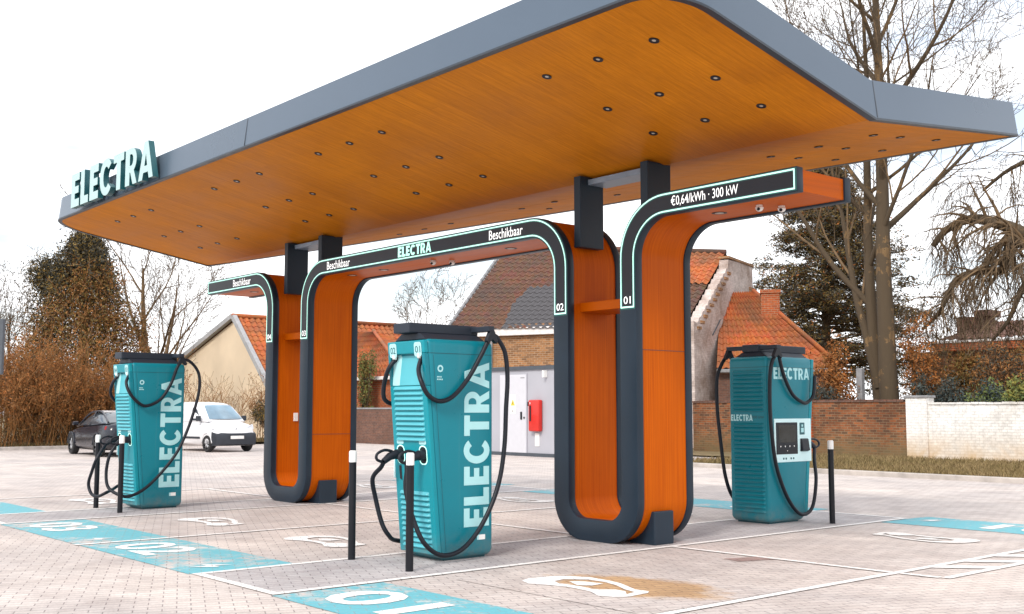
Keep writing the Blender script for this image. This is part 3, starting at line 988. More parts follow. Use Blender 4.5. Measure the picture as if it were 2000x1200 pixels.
def down(x, y):
    z = zsoff(y) + 0.012
    mb = MB()
    n = 16
    ring = lambda r, dz: [(x + r * math.cos(2 * PI * i / n), y + r * math.sin(2 * PI * i / n), z + dz) for i in range(n)]
    sl = -SFR if y < 9.46 else SBK
    def tilt(pts): return [(p[0], p[1], p[2] + (p[1] - y) * sl) for p in pts]
    a, b, c = tilt(ring(0.048, -0.002)), tilt(ring(0.048, -0.010)), tilt(ring(0.019, -0.006))
    for i in range(n):
        j = (i + 1) % n
        mb.quad(a[i], a[j], b[j], b[i])
        mb.quad(b[i], b[j], c[j], c[i])
    mb.poly(c[::-1], 1)
    mb.build('downlight', ['black', 'lens'], canopy, recalc=False)
GX = [(-6.45, -7.15, -7.86), (-10.75, -11.46, -12.2), (-13.78, -14.46, -15.18), (-17.5, -18.25, -18.95)]
for g in GX:
    for y in (7.165, 8.01, 8.70):
        for x in g:
            down(x, y)
for g in [(-6.30, -6.98, -7.62), (-10.6, -11.3, -12.0), (-13.7, -14.4, -15.1)]:
    for y in (10.44, 10.98, 11.75):
        for x in g:
            if y < (11.9 if x > -9 else 11.2 if x > -12.5 else 10.6):
                down(x, y)
for (xl, zb) in ((-9.58, 3.44), (-8.49, 3.58), (-16.67, 3.44), (-15.57, 3.58)):
    mb = MB().box(xl, xl + 0.11, 9.17, 9.565, zb, zsoff(9.46) + 0.03)
    mb.build('post', 'frame', canopy, bevel=0.006)
for (xa, xb) in ((-9.47, -8.49), (-16.56, -15.57)):
    mb = MB().box(xa, xb, 9.30, 9.62, 4.205, 4.272)
    mb.build('cross_plate', 'plate', canopy, bevel=0.004)

# big letters standing on the canopy edge
sign = thing('roof_sign', 'large pale mint letters reading ELECTRA on the canopy edge', 'sign', (-17.4, 6.45, 4.9))
lay, tot = word_layout(0.10)
Ls, Hs = 3.46, 0.575
for ch, x0, loops in lay:
    mb = MB()
    LL = [[((p[0] + x0) / tot * Ls - 19.10, p[1] * Hs + 4.915) for p in L] for L in loops]
    mb.prism(LL, lambda u, v, w: (u, 6.50 - w, v), 0.0, 0.09, 0, 1)
    mb.build('letter', ['sign_face', 'sign_side'], sign)

# ------------------------------------------------------------------ charging stations
def yfr(z): return -0.27 - 0.19 * (z / 2.15)       # the leaning front
HX, YBK = 0.32, 0.43
def rrect(x0, x1, y0, y1, r, n=4):
    pts = []
    for (cx, cy, a) in ((x1 - r, y1 - r, 0), (x0 + r, y1 - r, 90), (x0 + r, y0 + r, 180), (x1 - r, y0 + r, 270)):
        for i in range(n + 1):
            t = R(a + 90 * i / n)
            pts.append((cx + r * math.cos(t), cy + r * math.sin(t)))
    return pts

def charger_body(parent):
    mb = MB()
    lev = [(0.022, 0.050), (0.028, 0.030), (0.05, 0.012), (0.085, 0.0)] + [(0.085 + (2.13 - 0.085) * i / 8, 0.0) for i in range(1, 9)] + [(2.165, 0.004), (2.19, 0.016), (2.20, 0.035)]
    rings = []
    for (z, ins) in lev:
        rings.append([(x, y, z) for (x, y) in rrect(-HX + ins, HX - ins, yfr(z) + 0.05 + ins, YBK - ins, 0.035)])
    n = len(rings[0])
    vs = [p for r in rings for p in r]
    fs = []
    for i in range(len(rings) - 1):
        for j in range(n):
            fs.append((i * n + j, i * n + (j + 1) % n, (i + 1) * n + (j + 1) % n, (i + 1) * n + j))
    fs.append(tuple(range(n))[::-1])
    fs.append(tuple(range((len(rings) - 1) * n, len(rings) * n)))
    mb.add(vs, fs)
    b = mb.build('body', 'teal', parent, world=False, smooth_angle=40)
    # plinth
    mb = MB().box(-HX + 0.06, HX - 0.06, yfr(0) + 0.12, YBK - 0.06, 0.0, 0.03)
    mb.build('plinth', 'teal_seam', parent, world=False)
    # groove below the lid
    mb = MB()
    for (z0, z1) in ((2.055, 2.061),):
        lo = rrect(-HX - 0.0015, HX + 0.0015, yfr(z0) + 0.049, YBK + 0.0015, 0.036)
        for j in range(len(lo)):
            a, c = lo[j], lo[(j + 1) % len(lo)]
            mb.quad((a[0], a[1], z0), (c[0], c[1], z0), (c[0], c[1], z1), (a[0], a[1], z1))
    mb.build('lid_groove', 'teal_seam', parent, world=False)
    # front panel: header, cheeks, louvres, socket field
    def fb(mb, x0, x1, z0, z1, d0=0.055, d1=0.0, m=0):
        """slab on the leaning front between depths d (0 = face)"""
        v = []
        for z in (z0, z1):
            v += [(x0, yfr(z) + d1, z), (x1, yfr(z) + d1, z), (x1, yfr(z) + d0, z), (x0, yfr(z) + d0, z)]
        mb.hexa(v, m)
    X = HX - 0.004
    mb = MB()
    fb(mb, -X, X, 2.055, 2.185)
    mb.build('header', 'teal_front_lit', parent, world=False, bevel=0.012)
    for s in (-1, 1):
        mb = MB()
        fb(mb, min(s * X, s * (X - 0.045)), max(s * X, s * (X - 0.045)), 1.735, 2.055)
        mb.build('cheek', 'teal', parent, world=False, bevel=0.006)
    mb = MB()
    fb(mb, -X, X, 1.135, 1.735)
    fb(mb, -X, X, 0.70, 1.135)
    fb(mb, -X, X, 0.065, 0.70)
    fp = mb.build('front_panel', 'teal_front_lit', parent, world=False, bevel=0.010)
    # recess lining, pale and leaning
    mb = MB()
    z0, z1 = 1.74, 2.05
    mb.quad((-0.15, yfr(z0) + 0.005, z0), (X - 0.048, yfr(z0) + 0.005, z0), (X - 0.05, yfr(z1) + 0.052, z1), (-0.13, yfr(z1) + 0.052, z1))
    mb.quad((-X + 0.048, yfr(z0) + 0.004, z0), (-0.15, yfr(z0) + 0.005, z0), (-0.13, yfr(z1) + 0.052, z1), (-X + 0.05, yfr(z1) + 0.040, z1), 1)
    mb.build('recess_lining', ['teal_pale_skylit', 'decal'], parent, world=False, recalc=False)
    def ribs(name, xa, xb, za, zb, n, yfun, sgn, depth=0.024):
        mb = MB()
        p = (zb - za) / n
        for i in range(n):
            z = za + p * i
            prof = [(0.0, z + 0.18 * p), (depth, z + 0.22 * p), (depth * 1.05, z + 0.34 * p), (depth * 0.65, z + 0.62 * p), (0.0, z + 0.88 * p)]
            m = len(prof)
            v = []
            for x, ins in ((xa, 0.0), (xa + 0.02, 1.0), (xb - 0.02, 1.0), (xb, 0.0)):
                for (d, zz) in prof:
                    v.append((x, yfun(zz) + sgn * (d * ins - 0.001), zz))
            f = []
            for c in range(3):
                for j in range(m - 1):
                    f.append((c * m + j, c * m + j + 1, (c + 1) * m + j + 1, (c + 1) * m + j))
            mb.add(v, f)
        return mb
    mb = ribs('', -0.245, 0.25, 1.175, 1.735, 11, yfr, -1)  # front louvres: sky light on the slats painted as a paler teal
    mb.build('louvre_panel', 'teal_pale_skylit', parent, world=False)
    mb = ribs('', -0.245, 0.25, 0.115, 0.69, 11, yfr, -1)
    mb.build('louvre_panel', 'teal_pale_skylit', parent, world=False)
    # back: two louvre fields with the lettering between
    mb = ribs('', -0.27, 0.255, 1.46, 2.03, 10, lambda z: YBK, 1, 0.020)
    mb.build('louvre_panel', 'teal', parent, world=False)
    mb = ribs('', -0.27, 0.255, 0.14, 1.33, 21, lambda z: YBK, 1, 0.020)
    mb.build('louvre_panel', 'teal', parent, world=False)
    mb = MB()
    put_word(mb, (0.29, YBK + 0.002, 1.345), (-1, 0, 0), (0, 0, 1), 0.37, 0.085)
    mb.build('lettering', 'decal', parent, world=False, recalc=False)
    mb = MB()
    put_text(mb, '300 kW', (-0.17, YBK + 0.002, 1.395), (-1, 0, 0), (0, 0, 1), height=0.035, width=0.2, bold=0.02)
    mb.build('lettering', 'decal_dk', parent, world=False, recalc=False)
    # large upright lettering on the right side
    XS = HX + 0.002
    mb = MB()
    put_word(mb, (XS, 0.375, 0.32), (0, 0, 1), (0, -1, 0), 1.66, 0.325)
    mb.build('lettering', 'decal', parent, world=False, recalc=False)
    mb = MB()
    zz = [0.10 + 1.94 * i / 10 for i in range(11)]
    for i in range(10):
        a, b = zz[i], zz[i + 1]
        mb.quad((HX + 0.0012, yfr(a) + 0.105, a), (HX + 0.0012, yfr(a) + 0.110, a), (HX + 0.0012, yfr(b) + 0.110, b), (HX + 0.0012, yfr(b) + 0.105, b))
    mb.build('door_gap', 'teal_seam', parent, world=False, recalc=False)
    # stop button mark and two lines of small print
    mb = MB()
    cy, cz = -0.255, 1.905
    n = 18
    for i in range(n):
        a, b = 2 * PI * i / n, 2 * PI * (i + 1) / n
        mb.quad((XS, cy + 0.036 * math.cos(a), cz + 0.036 * math.sin(a)), (XS, cy + 0.036 * math.cos(b), cz + 0.036 * math.sin(b)),
                (XS, cy + 0.019 * math.cos(b), cz + 0.019 * math.sin(b)), (XS, cy + 0.019 * math.cos(a), cz + 0.019 * math.sin(a)))
    mb.build('button_ring', 'decal', parent, world=False, recalc=False)
    mb = MB()
    for (w, z) in ((0.06, 1.815), (0.075, 1.79)):
        for q in range(4):
            mb.quad((XS, cy - 0.04 + q * w / 4, z), (XS, cy - 0.04 + q * w / 4 + w / 5.5, z), (XS, cy - 0.04 + q * w / 4 + w / 5.5, z + 0.014), (XS, cy - 0.04 + q * w / 4, z + 0.014))
    mb.build('small_print', 'decal', parent, world=False, recalc=False)
    mb = MB()
    mb.quad((XS, 0.22, 0.185), (XS, 0.245, 0.185), (XS, 0.245, 0.235), (XS, 0.22, 0.235), 0)
    mb.quad((XS, 0.245, 0.185), (XS, 0.325, 0.185), (XS, 0.325, 0.235), (XS, 0.245, 0.235), 1)
    mb.build('sticker', ['decal', 'white'], parent, world=False, recalc=False)
    # left side: screen field
    XL = -HX
    mb = MB().box(XL - 0.006, XL + 0.01, -0.36, 0.315, 0.80, 1.375)
    pn = mb.build('screen_panel', 'mintp', parent, world=False, bevel=0.004)
    mb = MB().box(XL - 0.014, XL, -0.10, 0.285, 0.905, 1.325)
    sc = mb.build('screen', 'black', parent, world=False, bevel=0.006)
    mb = MB()
    mb.quad((XL - 0.0155, 0.25, 1.06), (XL - 0.0155, -0.065, 1.06), (XL - 0.0155, -0.065, 1.29), (XL - 0.0155, 0.25, 1.29))
    mb.build('screen_glass', 'screen', sc, world=False, recalc=False)
    mb = MB()
    for q in range(4):
        yy, zz = 0.215 - q * 0.082, 1.005
        mb.poly([(XL - 0.0156, yy + 0.012, zz + 0.012), (XL - 0.0156, yy - 0.012, zz + 0.012), (XL - 0.0156, yy, zz - 0.010)])
    mb.poly([(XL - 0.0156, 0.105, 0.955), (XL - 0.0156, 0.085, 0.955), (XL - 0.0156, 0.095, 0.940)])
    mb.build('key_marks', 'white', sc, world=False, recalc=False)
    mb = MB().box(XL - 0.012, XL, -0.235, -0.145, 1.16, 1.32)
    rd = mb.build('card_reader', 'decal_dk', parent, world=False, bevel=0.004)
    mb = MB()
    mb.quad((XL - 0.0135, -0.165, 1.19), (XL - 0.0135, -0.215, 1.19), (XL - 0.0135, -0.215, 1.25), (XL - 0.0135, -0.165, 1.25))
    mb.quad((XL - 0.0135, -0.175, 1.265), (XL - 0.0135, -0.205, 1.265), (XL - 0.0135, -0.205, 1.295), (XL - 0.0135, -0.175, 1.295))
    mb.build('reader_mark', 'decal', rd, world=False, recalc=False)
    mb = MB()
    mb.hexa([(XL, -0.30, 0.93), (XL - 0.05, -0.29, 0.95), (XL - 0.05, -0.16, 0.95), (XL, -0.15, 0.93), (XL, -0.30, 1.11), (XL - 0.025, -0.29, 1.10), (XL - 0.025, -0.16, 1.10), (XL, -0.15, 1.11)])
    mb.build('payment_terminal', 'black', parent, world=False, bevel=0.006)
    mb = MB()
    for q in range(5):
        if q != 2:
            mb.quad((XL - 0.0075, 0.17 - q * 0.045, 0.835), (XL - 0.0075, 0.145 - q * 0.045, 0.835), (XL - 0.0075, 0.145 - q * 0.045, 0.86), (XL - 0.0075, 0.17 - q * 0.045, 0.86))
    mb.build('small_print', 'decal_dk', parent, world=False, recalc=False)
    mb = MB()
    put_word(mb, (XL - 0.002, 0.305, 1.90), (0, -1, 0), (0, 0, 1), 0.66, 0.155)
    mb.build('lettering', 'decal', parent, world=False, recalc=False)
    # cable gallery on the roof
    mb = MB()
    mb.hexa([(-0.27, -0.40, 2.195), (0.27, -0.40, 2.195), (0.27, 0.37, 2.195), (-0.27, 0.37, 2.195), (-0.16, -0.40, 2.265), (0.16, -0.40, 2.265), (0.16, 0.35, 2.265), (-0.16, 0.35, 2.265)])
    mb.build('roof_cap', 'tray', parent, world=False, bevel=0.008)
    mb = MB().box(-0.14, 0.14, -0.51, 0.37, 2.265, 2.365)
    cd = mb.build('cable_gallery', 'tray', parent, world=False, bevel=0.010)
    for s in (-1, 1):
        mb = MB().box(min(s * 0.13, s * 0.43), max(s * 0.13, s * 0.43), 0.275, 0.355, 2.295, 2.35)
        arm = mb.build('gallery_arm', 'tray', parent, world=False, bevel=0.006)
        mb = MB()
        v = []
        x = s * 0.41
        mb.prism([[(-0.022, 2.31), (0.022, 2.31), (0.075, 2.20), (0.055, 2.17), (0.0, 2.215), (-0.055, 2.17), (-0.075, 2.20)]], lambda u, v_, w: (x + w, 0.33 + u, v_), -0.026, 0.026)
        mb.build('cable_clamp', 'black', arm, world=False, bevel=0.004)
    return fp

def face_pt(x, z, d=0.0): return (x, yfr(z) - d, z)
def charger_front(parent, left_no, right_no):
    """number plates, sockets and plugs on the leaning front"""
    for (x, no) in ((-0.215, left_no), (0.215, right_no)):
        z = 2.095
        mb = MB()
        pts = rrect(x - 0.062, x + 0.062, z - 0.072, z + 0.072, 0.028)
        mb.poly([face_pt(p[0], p[1], 0.003) for p in pts])
        pl = mb.build('number_plate', 'decal', parent, world=False, recalc=False)
        mb = MB()
        vs, fs = text_loops(no, 0.006)
        x0, x1 = min(v[0] for v in vs), max(v[0] for v in vs)
        y0, y1 = min(v[1] for v in vs), max(v[1] for v in vs)
        mb.add([face_pt(x + ((a - x0) / (x1 - x0) - 0.5) * 0.088, z + ((b - y0) / (y1 - y0) - 0.5) * 0.068, 0.005) for a, b in vs], fs)
        mb.build('number', 'decal_dk', pl, world=False, recalc=False)
        # spring cable outlet under the plate
        zz = 2.05
        mb = MB().tube([face_pt(x, zz, -0.02), (x, yfr(zz) + 0.012, zz - 0.045)], [0.026, 0.022], 12)
        mb.build('cable_gland', 'white', parent, world=False)
    for x in (-0.19, 0.195):
        z = 1.045
        mb = MB()
        o, i = rrect(x - 0.068, x + 0.068, z - 0.095, z + 0.095, 0.055, 6), rrect(x - 0.056, x + 0.056, z - 0.083, z + 0.083, 0.045, 6)
        for j in range(len(o)):
            jj = (j + 1) % len(o)
            mb.quad(face_pt(*o[j], 0.004), face_pt(*o[jj], 0.004), face_pt(*i[jj], 0.004), face_pt(*i[j], 0.004), 0)
        mb.poly([face_pt(*p, 0.002) for p in i], 1)
        mb.build('plug_holder', ['led', 'black'], parent, world=False, recalc=False)
        mb = MB()
        mb.poly([face_pt(*p, 0.003) for p in rrect(x - 0.06, x + 0.06, z + 0.105, z + 0.145, 0.015)])
        mb.build('holder_label', 'decal', parent, world=False, recalc=False)
    mb = MB()
    mb.poly([face_pt(-0.235, 0.80, 0.003), face_pt(-0.195, 0.78, 0.003), face_pt(-0.195, 0.93, 0.003), face_pt(-0.235, 0.93, 0.003)])
    mb.build('lock_slot', 'black', parent, world=False, recalc=False)

def plug(parent, x, z, side):
    """fast charging plug: nose in the holder, body sloping out, loop handle"""
    a = Vector(face_pt(x, z, 0.0))
    mb = MB()
    mb.tube([a, a + Vector((0, -0.07, 0.0))], [0.055, 0.050], 12)
    mb.tube([a + Vector((0, -0.06, 0)), a + Vector((side * 0.01, -0.14, -0.02)), a + Vector((side * 0.02, -0.21, -0.07))], [0.046, 0.040, 0.031], 10)
    body = mb.build('plug', 'black', parent, world=False, smooth_angle=40)
    mb = MB()
    p = [a + Vector((side * 0.005, -0.11, 0.03)), a + Vector((side * 0.01, -0.20, 0.045)), a + Vector((side * 0.02, -0.285, 0.01)), a + Vector((side * 0.025, -0.29, -0.045)), a + Vector((side * 0.022, -0.22, -0.075))]
    mb.tube(spline(p, 4), 0.015, 8)
    mb.build('plug_handle', 'black', body, world=False)
    return a + Vector((side * 0.02, -0.21, -0.07))

CR = 0.0235
def cable(parent, pts, world_xy=None, flip=False):
    P = []
    for p in pts:
        q = Vector(p)
        if world_xy is not None:
            q = Vector((q.x - world_xy[0], q.y - world_xy[1], q.z))
            if flip:
                q = Vector((-q.x / 0.97, -q.y / 1.22, q.z))
        P.append(q)
    mb = MB().tube(spline(P, 7), CR, 10)
    mb.build('cable', 'cable', parent, world=False)

GR_C = 'teal charging stations'
CC = (-9.20, 6.90)
c_mid = thing('charging_station', 'teal charging station numbered 01 and 02 with upright lettering, in front of the brown roof', 'charging station', (CC[0], CC[1], 0), 0, GR_C)
charger_body(c_mid)
FRONT_PARTS = ('number_plate',)
c_left = copy_tree(c_mid)
c_right = copy_tree(c_mid)
charger_front(c_mid, '02', '01')
CL = (-16.70, 6.90)
c_left.location = (CL[0], CL[1], 0)
c_left['label'] = 'distant teal charging station with slack cables, between the dark car and the white van'
charger_front(c_left, '04', '03')
CRR = (-9.24, 12.555)
c_right.location = (CRR[0], CRR[1], 0)
c_right.rotation_euler = (0, 0, PI)
c_right.scale = (0.97, 1.22, 1)
c_right['label'] = 'teal charging station turned to show its screen panel and ribbed back, before the brick wall'
charger_front(c_right, '02', '01')

# middle station cables
e1 = plug(c_mid, 0.195, 1.045, 0.4)
e2 = plug(c_mid, -0.19, 1.045, -0.4)
cable(c_mid, [(-8.985, 6.50, 2.03), (-8.95, 6.43, 1.90), (-8.86, 6.40, 1.77), (-8.83, 6.46, 1.64), (-8.83, 6.60, 1.58), (-8.83, 6.77, 1.63), (-8.83, 6.96, 1.81), (-8.82, 7.12, 2.05), (-8.80, 7.20, 2.20), (-8.79, 7.27, 2.255),
              (-8.79, 7.34, 2.20), (-8.78, 7.41, 2.07), (-8.78, 7.44, 1.82), (-8.78, 7.42, 1.5), (-8.78, 7.40, 1.13), (-8.78, 7.33, 0.77), (-8.78, 7.19, 0.47), (-8.78, 7.0, 0.23), (-8.78, 6.80, 0.10),
              (-8.78, 6.58, 0.09), (-8.80, 6.40, 0.22), (-8.90, 6.34, 0.45), (-8.98, 6.31, 0.72), (-8.99, CC[1] + e1.y, 0.90), (CC[0] + e1.x, CC[1] + e1.y, e1.z)], CC)
cable(c_mid, [(-9.415, 6.50, 2.03), (-9.45, 6.42, 1.92), (-9.54, 6.42, 1.75), (-9.57, 6.45, 1.60), (-9.57, 6.60, 1.56), (-9.58, 6.85, 1.68), (-9.60, 7.10, 2.02), (-9.61, 7.22, 2.23), (-9.61, 7.33, 2.22), (-9.62, 7.40, 1.9),
              (-9.62, 7.38, 1.2), (-9.62, 7.2, 0.5), (-9.60, 6.9, 0.16), (-9.56, 6.6, 0.16), (-9.49, 6.45, 0.24), (-9.53, 6.40, 0.36), (-9.58, 6.36, 0.59), (-9.55, 6.30, 0.80), (CC[0] + e2.x - 0.04, CC[1] + e2.y + 0.0, 0.92), (CC[0] + e2.x, CC[1] + e2.y, e2.z)], CC)
# left station cables
e1 = plug(c_left, 0.195, 1.045, 0.2)
e2 = plug(c_left, -0.19, 1.045, -0.5)
cable(c_left, [(-16.485, 6.50, 2.03), (-16.42, 6.42, 1.90), (-16.34, 6.46, 1.72), (-16.33, 6.62, 1.57), (-16.33, 6.75, 1.56), (-16.33, 6.93, 1.66), (-16.33, 7.08, 1.89), (-16.31, 7.17, 2.15), (-16.29, 7.26, 2.255),
               (-16.29, 7.38, 2.22), (-16.28, 7.50, 2.06), (-16.28, 7.52, 1.82), (-16.28, 7.45, 1.5), (-16.28, 7.33, 1.15), (-16.28, 7.18, 0.84), (-16.28, 6.94, 0.54), (-16.28, 6.71, 0.33), (-16.28, 6.51, 0.23),
               (-16.26, 6.35, 0.23), (-16.45, 6.22, 0.34), (-16.52, 6.20, 0.55), (-16.50, 6.23, 0.80), (CL[0] + e1.x, CL[1] + e1.y, e1.z)], CL)
cable(c_left, [(-16.915, 6.50, 2.03), (-16.96, 6.42, 1.90), (-17.04, 6.43, 1.72), (-17.06, 6.60, 1.58), (-17.08, 6.85, 1.68), (-17.10, 7.10, 2.02), (-17.11, 7.22, 2.23), (-17.11, 7.33, 2.22), (-17.12, 7.40, 1.9), (-17.12, 7.3, 1.2), (-17.1, 7.0, 0.6),
               (-16.9, 6.5, 0.32), (-16.62, 6.24, 0.26), (-16.80, 6.18, 0.20), (-17.00, 6.16, 0.24), (-17.06, 6.14, 0.38), (-16.95, 6.14, 0.55), (-16.82, 6.16, 0.75), (CL[0] + e2.x, CL[1] + e2.y, e2.z)], CL)
# right station cables (this one is turned half round)
e1 = plug(c_right, 0.195, 1.045, 0.3)
e2 = plug(c_right, -0.19, 1.045, -0.3)
cable(c_right, [(-8.86, 13.02, 1.95), (-8.86, 12.98, 1.70), (-8.88, 12.88, 1.60), (-8.88, 12.76, 1.59), (-8.88, 12.53, 1.70), (-8.88, 12.35, 1.94), (-8.87, 12.24, 2.18), (-8.86, 12.21, 2.25), (-8.86, 12.16, 2.22),
                (-8.87, 12.08, 2.12), (-8.88, 12.04, 1.9), (-8.88, 12.03, 1.5), (-8.88, 12.06, 1.16), (-8.88, 12.14, 0.76), (-8.88, 12.33, 0.39), (-8.88, 12.55, 0.16), (-8.88, 12.74, 0.10), (-8.88, 12.93, 0.20), (-8.90, 13.05, 0.53), (-8.98, 13.14, 0.80), (CRR[0] - e2.x * 0.97, CRR[1] - e2.y * 1.22, e2.z)], CRR, True)
cable(c_right, [(-9.68, 12.9, 1.7), (-9.68, 12.6, 1.8), (-9.68, 12.35, 2.1), (-9.68, 12.24, 2.25), (-9.69, 12.14, 2.20), (-9.71, 12.06, 2.08), (-9.73, 12.0, 1.9), (-9.73, 12.0, 1.5), (-9.70, 12.02, 1.08), (-9.66, 12.06, 0.6), (-9.64, 12.2, 0.3), (-9.64, 12.5, 0.14), (-9.62, 12.85, 0.3), (-9.55, 13.08, 0.7), (CRR[0] - e1.x * 0.97, CRR[1] - e1.y * 1.22, e1.z)], CRR, True)

# ------------------------------------------------------------------ bollards
def bollard(x, y, h, label):
    t = thing('bollard', label, 'bollard', (x, y, 0), 0, 'black bollards with white tops')
    mb = MB().tube([(0, 0, 0), (0, 0, h - 0.115)], [0.037, 0.037], 20)
    mb.build('post', 'bollard', t, world=False, smooth_angle=40)
    mb = MB().tube([(0, 0, h - 0.115), (0, 0, h - 0.012), (0, 0, h)], [0.0385, 0.0385, 0.030], 20)
    mb.build('white_cap', 'white', t, world=False, smooth_angle=40)
    return t
bollard(-9.61, 6.10, 1.085, 'black bollard with white top left of the middle station, before the orange pillar')
bollard(-8.57, 6.07, 1.095, 'black bollard with white top covering the louvres of the middle station')
bollard(-17.16, 6.30, 1.11, 'black bollard with white top in front of the dark car')
bollard(-16.10, 6.26, 1.12, 'black bollard with white top against the left station, over its lower louvres')
bollard(-8.50, 12.81, 1.09, 'lone black bollard with white top right of the screen station')

# ------------------------------------------------------------------ verge, walls and buildings
mb = MB()
mb.poly([(-20.6, 22.69, 0.07), (26, 22.69, 0.07), (26, 31, 0.07), (-27.0, 31, 0.07), (-27.0, 27.6, 0.02), (-20.6, 27.6, 0.05)])
struct('grass_verge', mb, 'soil')
mb = MB()
mb.poly([(-41.81, -30, 0.09), (-43.81, 22.4, 0.09), (-44.6, 27, 0.09), (-60, 27, 0.09), (-60, -30, 0.09)])
struct('grass_verge', mb, 'soil')

def blades(name, x0, x1, y0, y1, n, h, mats, seed, z=0.05):
    g = np.random.default_rng(seed)
    x, y = g.uniform(x0, x1, n), g.uniform(y0, y1, n)
    a = g.uniform(0, 2 * PI, n)
    hh = g.uniform(0.4, 1.0, n) * h
    w = g.uniform(0.008, 0.025, n)
    lx, ly = g.normal(0, 0.5, n) * hh, g.normal(0, 0.5, n) * hh
    c, s = np.cos(a) * w, np.sin(a) * w
    zz = np.full(n, z)
    V = np.stack([np.stack([x - c, y - s, zz], 1), np.stack([x + c, y + s, zz], 1), np.stack([x + lx, y + ly, zz + hh], 1)], 1).reshape(-1, 3)
    o = fast_mesh(name, V, 3, mats)
    o['kind'] = 'stuff'
    return o
blades('grass', -20.5, -6, 22.75, 29.9, 26000, 0.16, ['grass'], 5)
blades('grass', -46, -43.9, 4, 27, 9000, 0.22, ['grass'], 6, 0.08)

# garden walls on the right
w = thing('garden_wall', 'long weathered red brick garden wall along the verge', 'wall', (-21.3, 30.15, 0))
mb = MB().box(-25.4, -17.29, 30.0, 30.3, 0.0, 1.72)
mb.build('brickwork', 'brick_red', w)
mb = MB()
g = random.Random(3)
x = -25.4
while x < -17.4:      # rounded capping bricks, some out of line
    wd = 0.11
    dz = g.uniform(-0.012, 0.012)
    mb.box(x, x + wd - 0.008, 29.97 + g.uniform(-0.01, 0.01), 30.33, 1.72, 1.79 + dz)
    x += wd
mb.build('capping', 'brick_dark', w, merge=False)
mb = MB().box(-20.86, -20.50, 29.9, 30.0, 0, 2.2)
mb.build('buttress', 'brick_orange', w)
w = thing('garden_wall', 'white painted brick wall with a square pillar at its left end', 'wall', (-14, 30.15, 0))
mb = MB().box(-16.63, -5.5, 30.0, 30.3, 0.0, 1.64)
mb.build('brickwork', 'brick_white', w)
mb = MB()
x = -16.62
while x < -5.6:
    mb.box(x, x + 0.21, 29.965 + g.uniform(-0.008, 0.008), 30.335, 1.64, 1.70 + g.uniform(-0.012, 0.010))
    x += 0.218
mb.build('capping', 'brick_white', w, merge=False)
mb = MB().box(-17.285, -16.632, 29.93, 30.36, 0.0, 1.83)
pi = mb.build('pillar', 'brick_white', w)
mb = MB().box(-17.33, -16.59, 29.89, 30.40, 1.83, 1.90)
mb.build('pillar_cap', 'concrete', pi, bevel=0.012)
w = thing('garden_wall', 'low dark brick wall behind the middle bollard, under an orange brick house', 'wall', (-38, 27.15, 0))
mb = MB().box(-44.0, -31.5, 27.0, 27.3, 0.0, 1.50)
mb.build('brickwork', 'brick_dark', w)
mb = MB().box(-44.0, -31.5, 26.97, 27.33, 1.50, 1.57)
mb.build('capping', 'concrete', w, bevel=0.01)

# transformer cabin with its door
t = thing('transformer_cabin', 'light grey clad transformer cabin with dark edges and a white door', 'cabin', (-27.2, 24.9, 0))
mb = MB().box(-31.0, -23.6, 23.62, 26.2, 0.10, 2.78)
mb.build('cladding', 'cabin', t)
mb = MB().box(-31.03, -23.57, 23.585, 26.23, 0.0, 0.11)
mb.build('base_strip', 'cabin_dark', t)
mb = MB().box(-31.05, -23.55, 23.56, 26.25, 2.765, 2.885)
mb.build('roof_edge', 'cabin_dark', t)
for x in (-29.6, -25.6, -24.6):
    mb = MB().box(x - 0.006, x + 0.006, 23.616, 23.625, 0.11, 2.765)
    mb.build('panel_joint', 'concrete', t)
mb = MB().box(-28.22, -26.92, 23.585, 23.63, 0.10, 2.62)
d = mb.build('door', 'door', t, bevel=0.006)
mb = MB().box(-26.92, -26.875, 23.59, 23.63, 0.10, 2.66)
mb.box(-28.265, -28.22, 23.59, 23.63, 0.10, 2.66)
mb.box(-28.22, -26.92, 23.59, 23.63, 2.62, 2.66)
mb.build('door_frame', 'cabin', d)
mb = MB().box(-27.16, -27.10, 23.545, 23.585, 1.17, 1.42)
mb.build('door_handle', 'black', d, bevel=0.01)
mb = MB().box(-27.02, -26.97, 23.56, 23.585, 1.20, 1.26)
mb.build('lock', 'black', d, bevel=0.006)
mb = MB()
mb.quad((-27.70, 23.582, 1.36), (-27.42, 23.582, 1.36), (-27.42, 23.582, 1.97), (-27.70, 23.582, 1.97), 0)
mb.poly([(-27.67, 23.579, 1.62), (-27.45, 23.579, 1.62), (-27.56, 23.579, 1.83)], 1)
mb.poly([(-27.575, 23.577, 1.66), (-27.545, 23.577, 1.66), (-27.555, 23.577, 1.76), (-27.565, 23.577, 1.76)], 2)
mb.quad((-27.585, 23.579, 1.42), (-27.535, 23.579, 1.42), (-27.535, 23.579, 1.46), (-27.585, 23.579, 1.46), 2)
mb.build('warning_sign', ['white', 'yellow', 'black'], d, recalc=False)
mb = MB().box(-27.18, -26.98, 23.578, 23.585, 2.50, 2.53)
mb.build('name_plate', 'concrete', d)
mb = MB().box(-26.80, -26.70, 23.54, 23.62, 1.60, 1.74)
mb.box(-26.74, -26.66, 23.56, 23.62, 1.44, 1.56)
mb.build('key_box', 'black', t, bevel=0.01, merge=False)
mb = MB().box(-26.0, -25.93, 23.45, 23.62, 2.50, 2.72)
mb.build('wall_camera', 'white', t, bevel=0.01)  # small white camera high on the cabin wall
mb = MB().box(-26.50, -26.30, 23.60, 23.62, 0.33, 0.74)
mb.build('notice', 'white', t, bevel=0.004)
t = thing('extinguisher_cabinet', 'red fire extinguisher cabinet hanging on the grey cabin wall', 'cabinet', (-26.38, 23.5, 0.8))
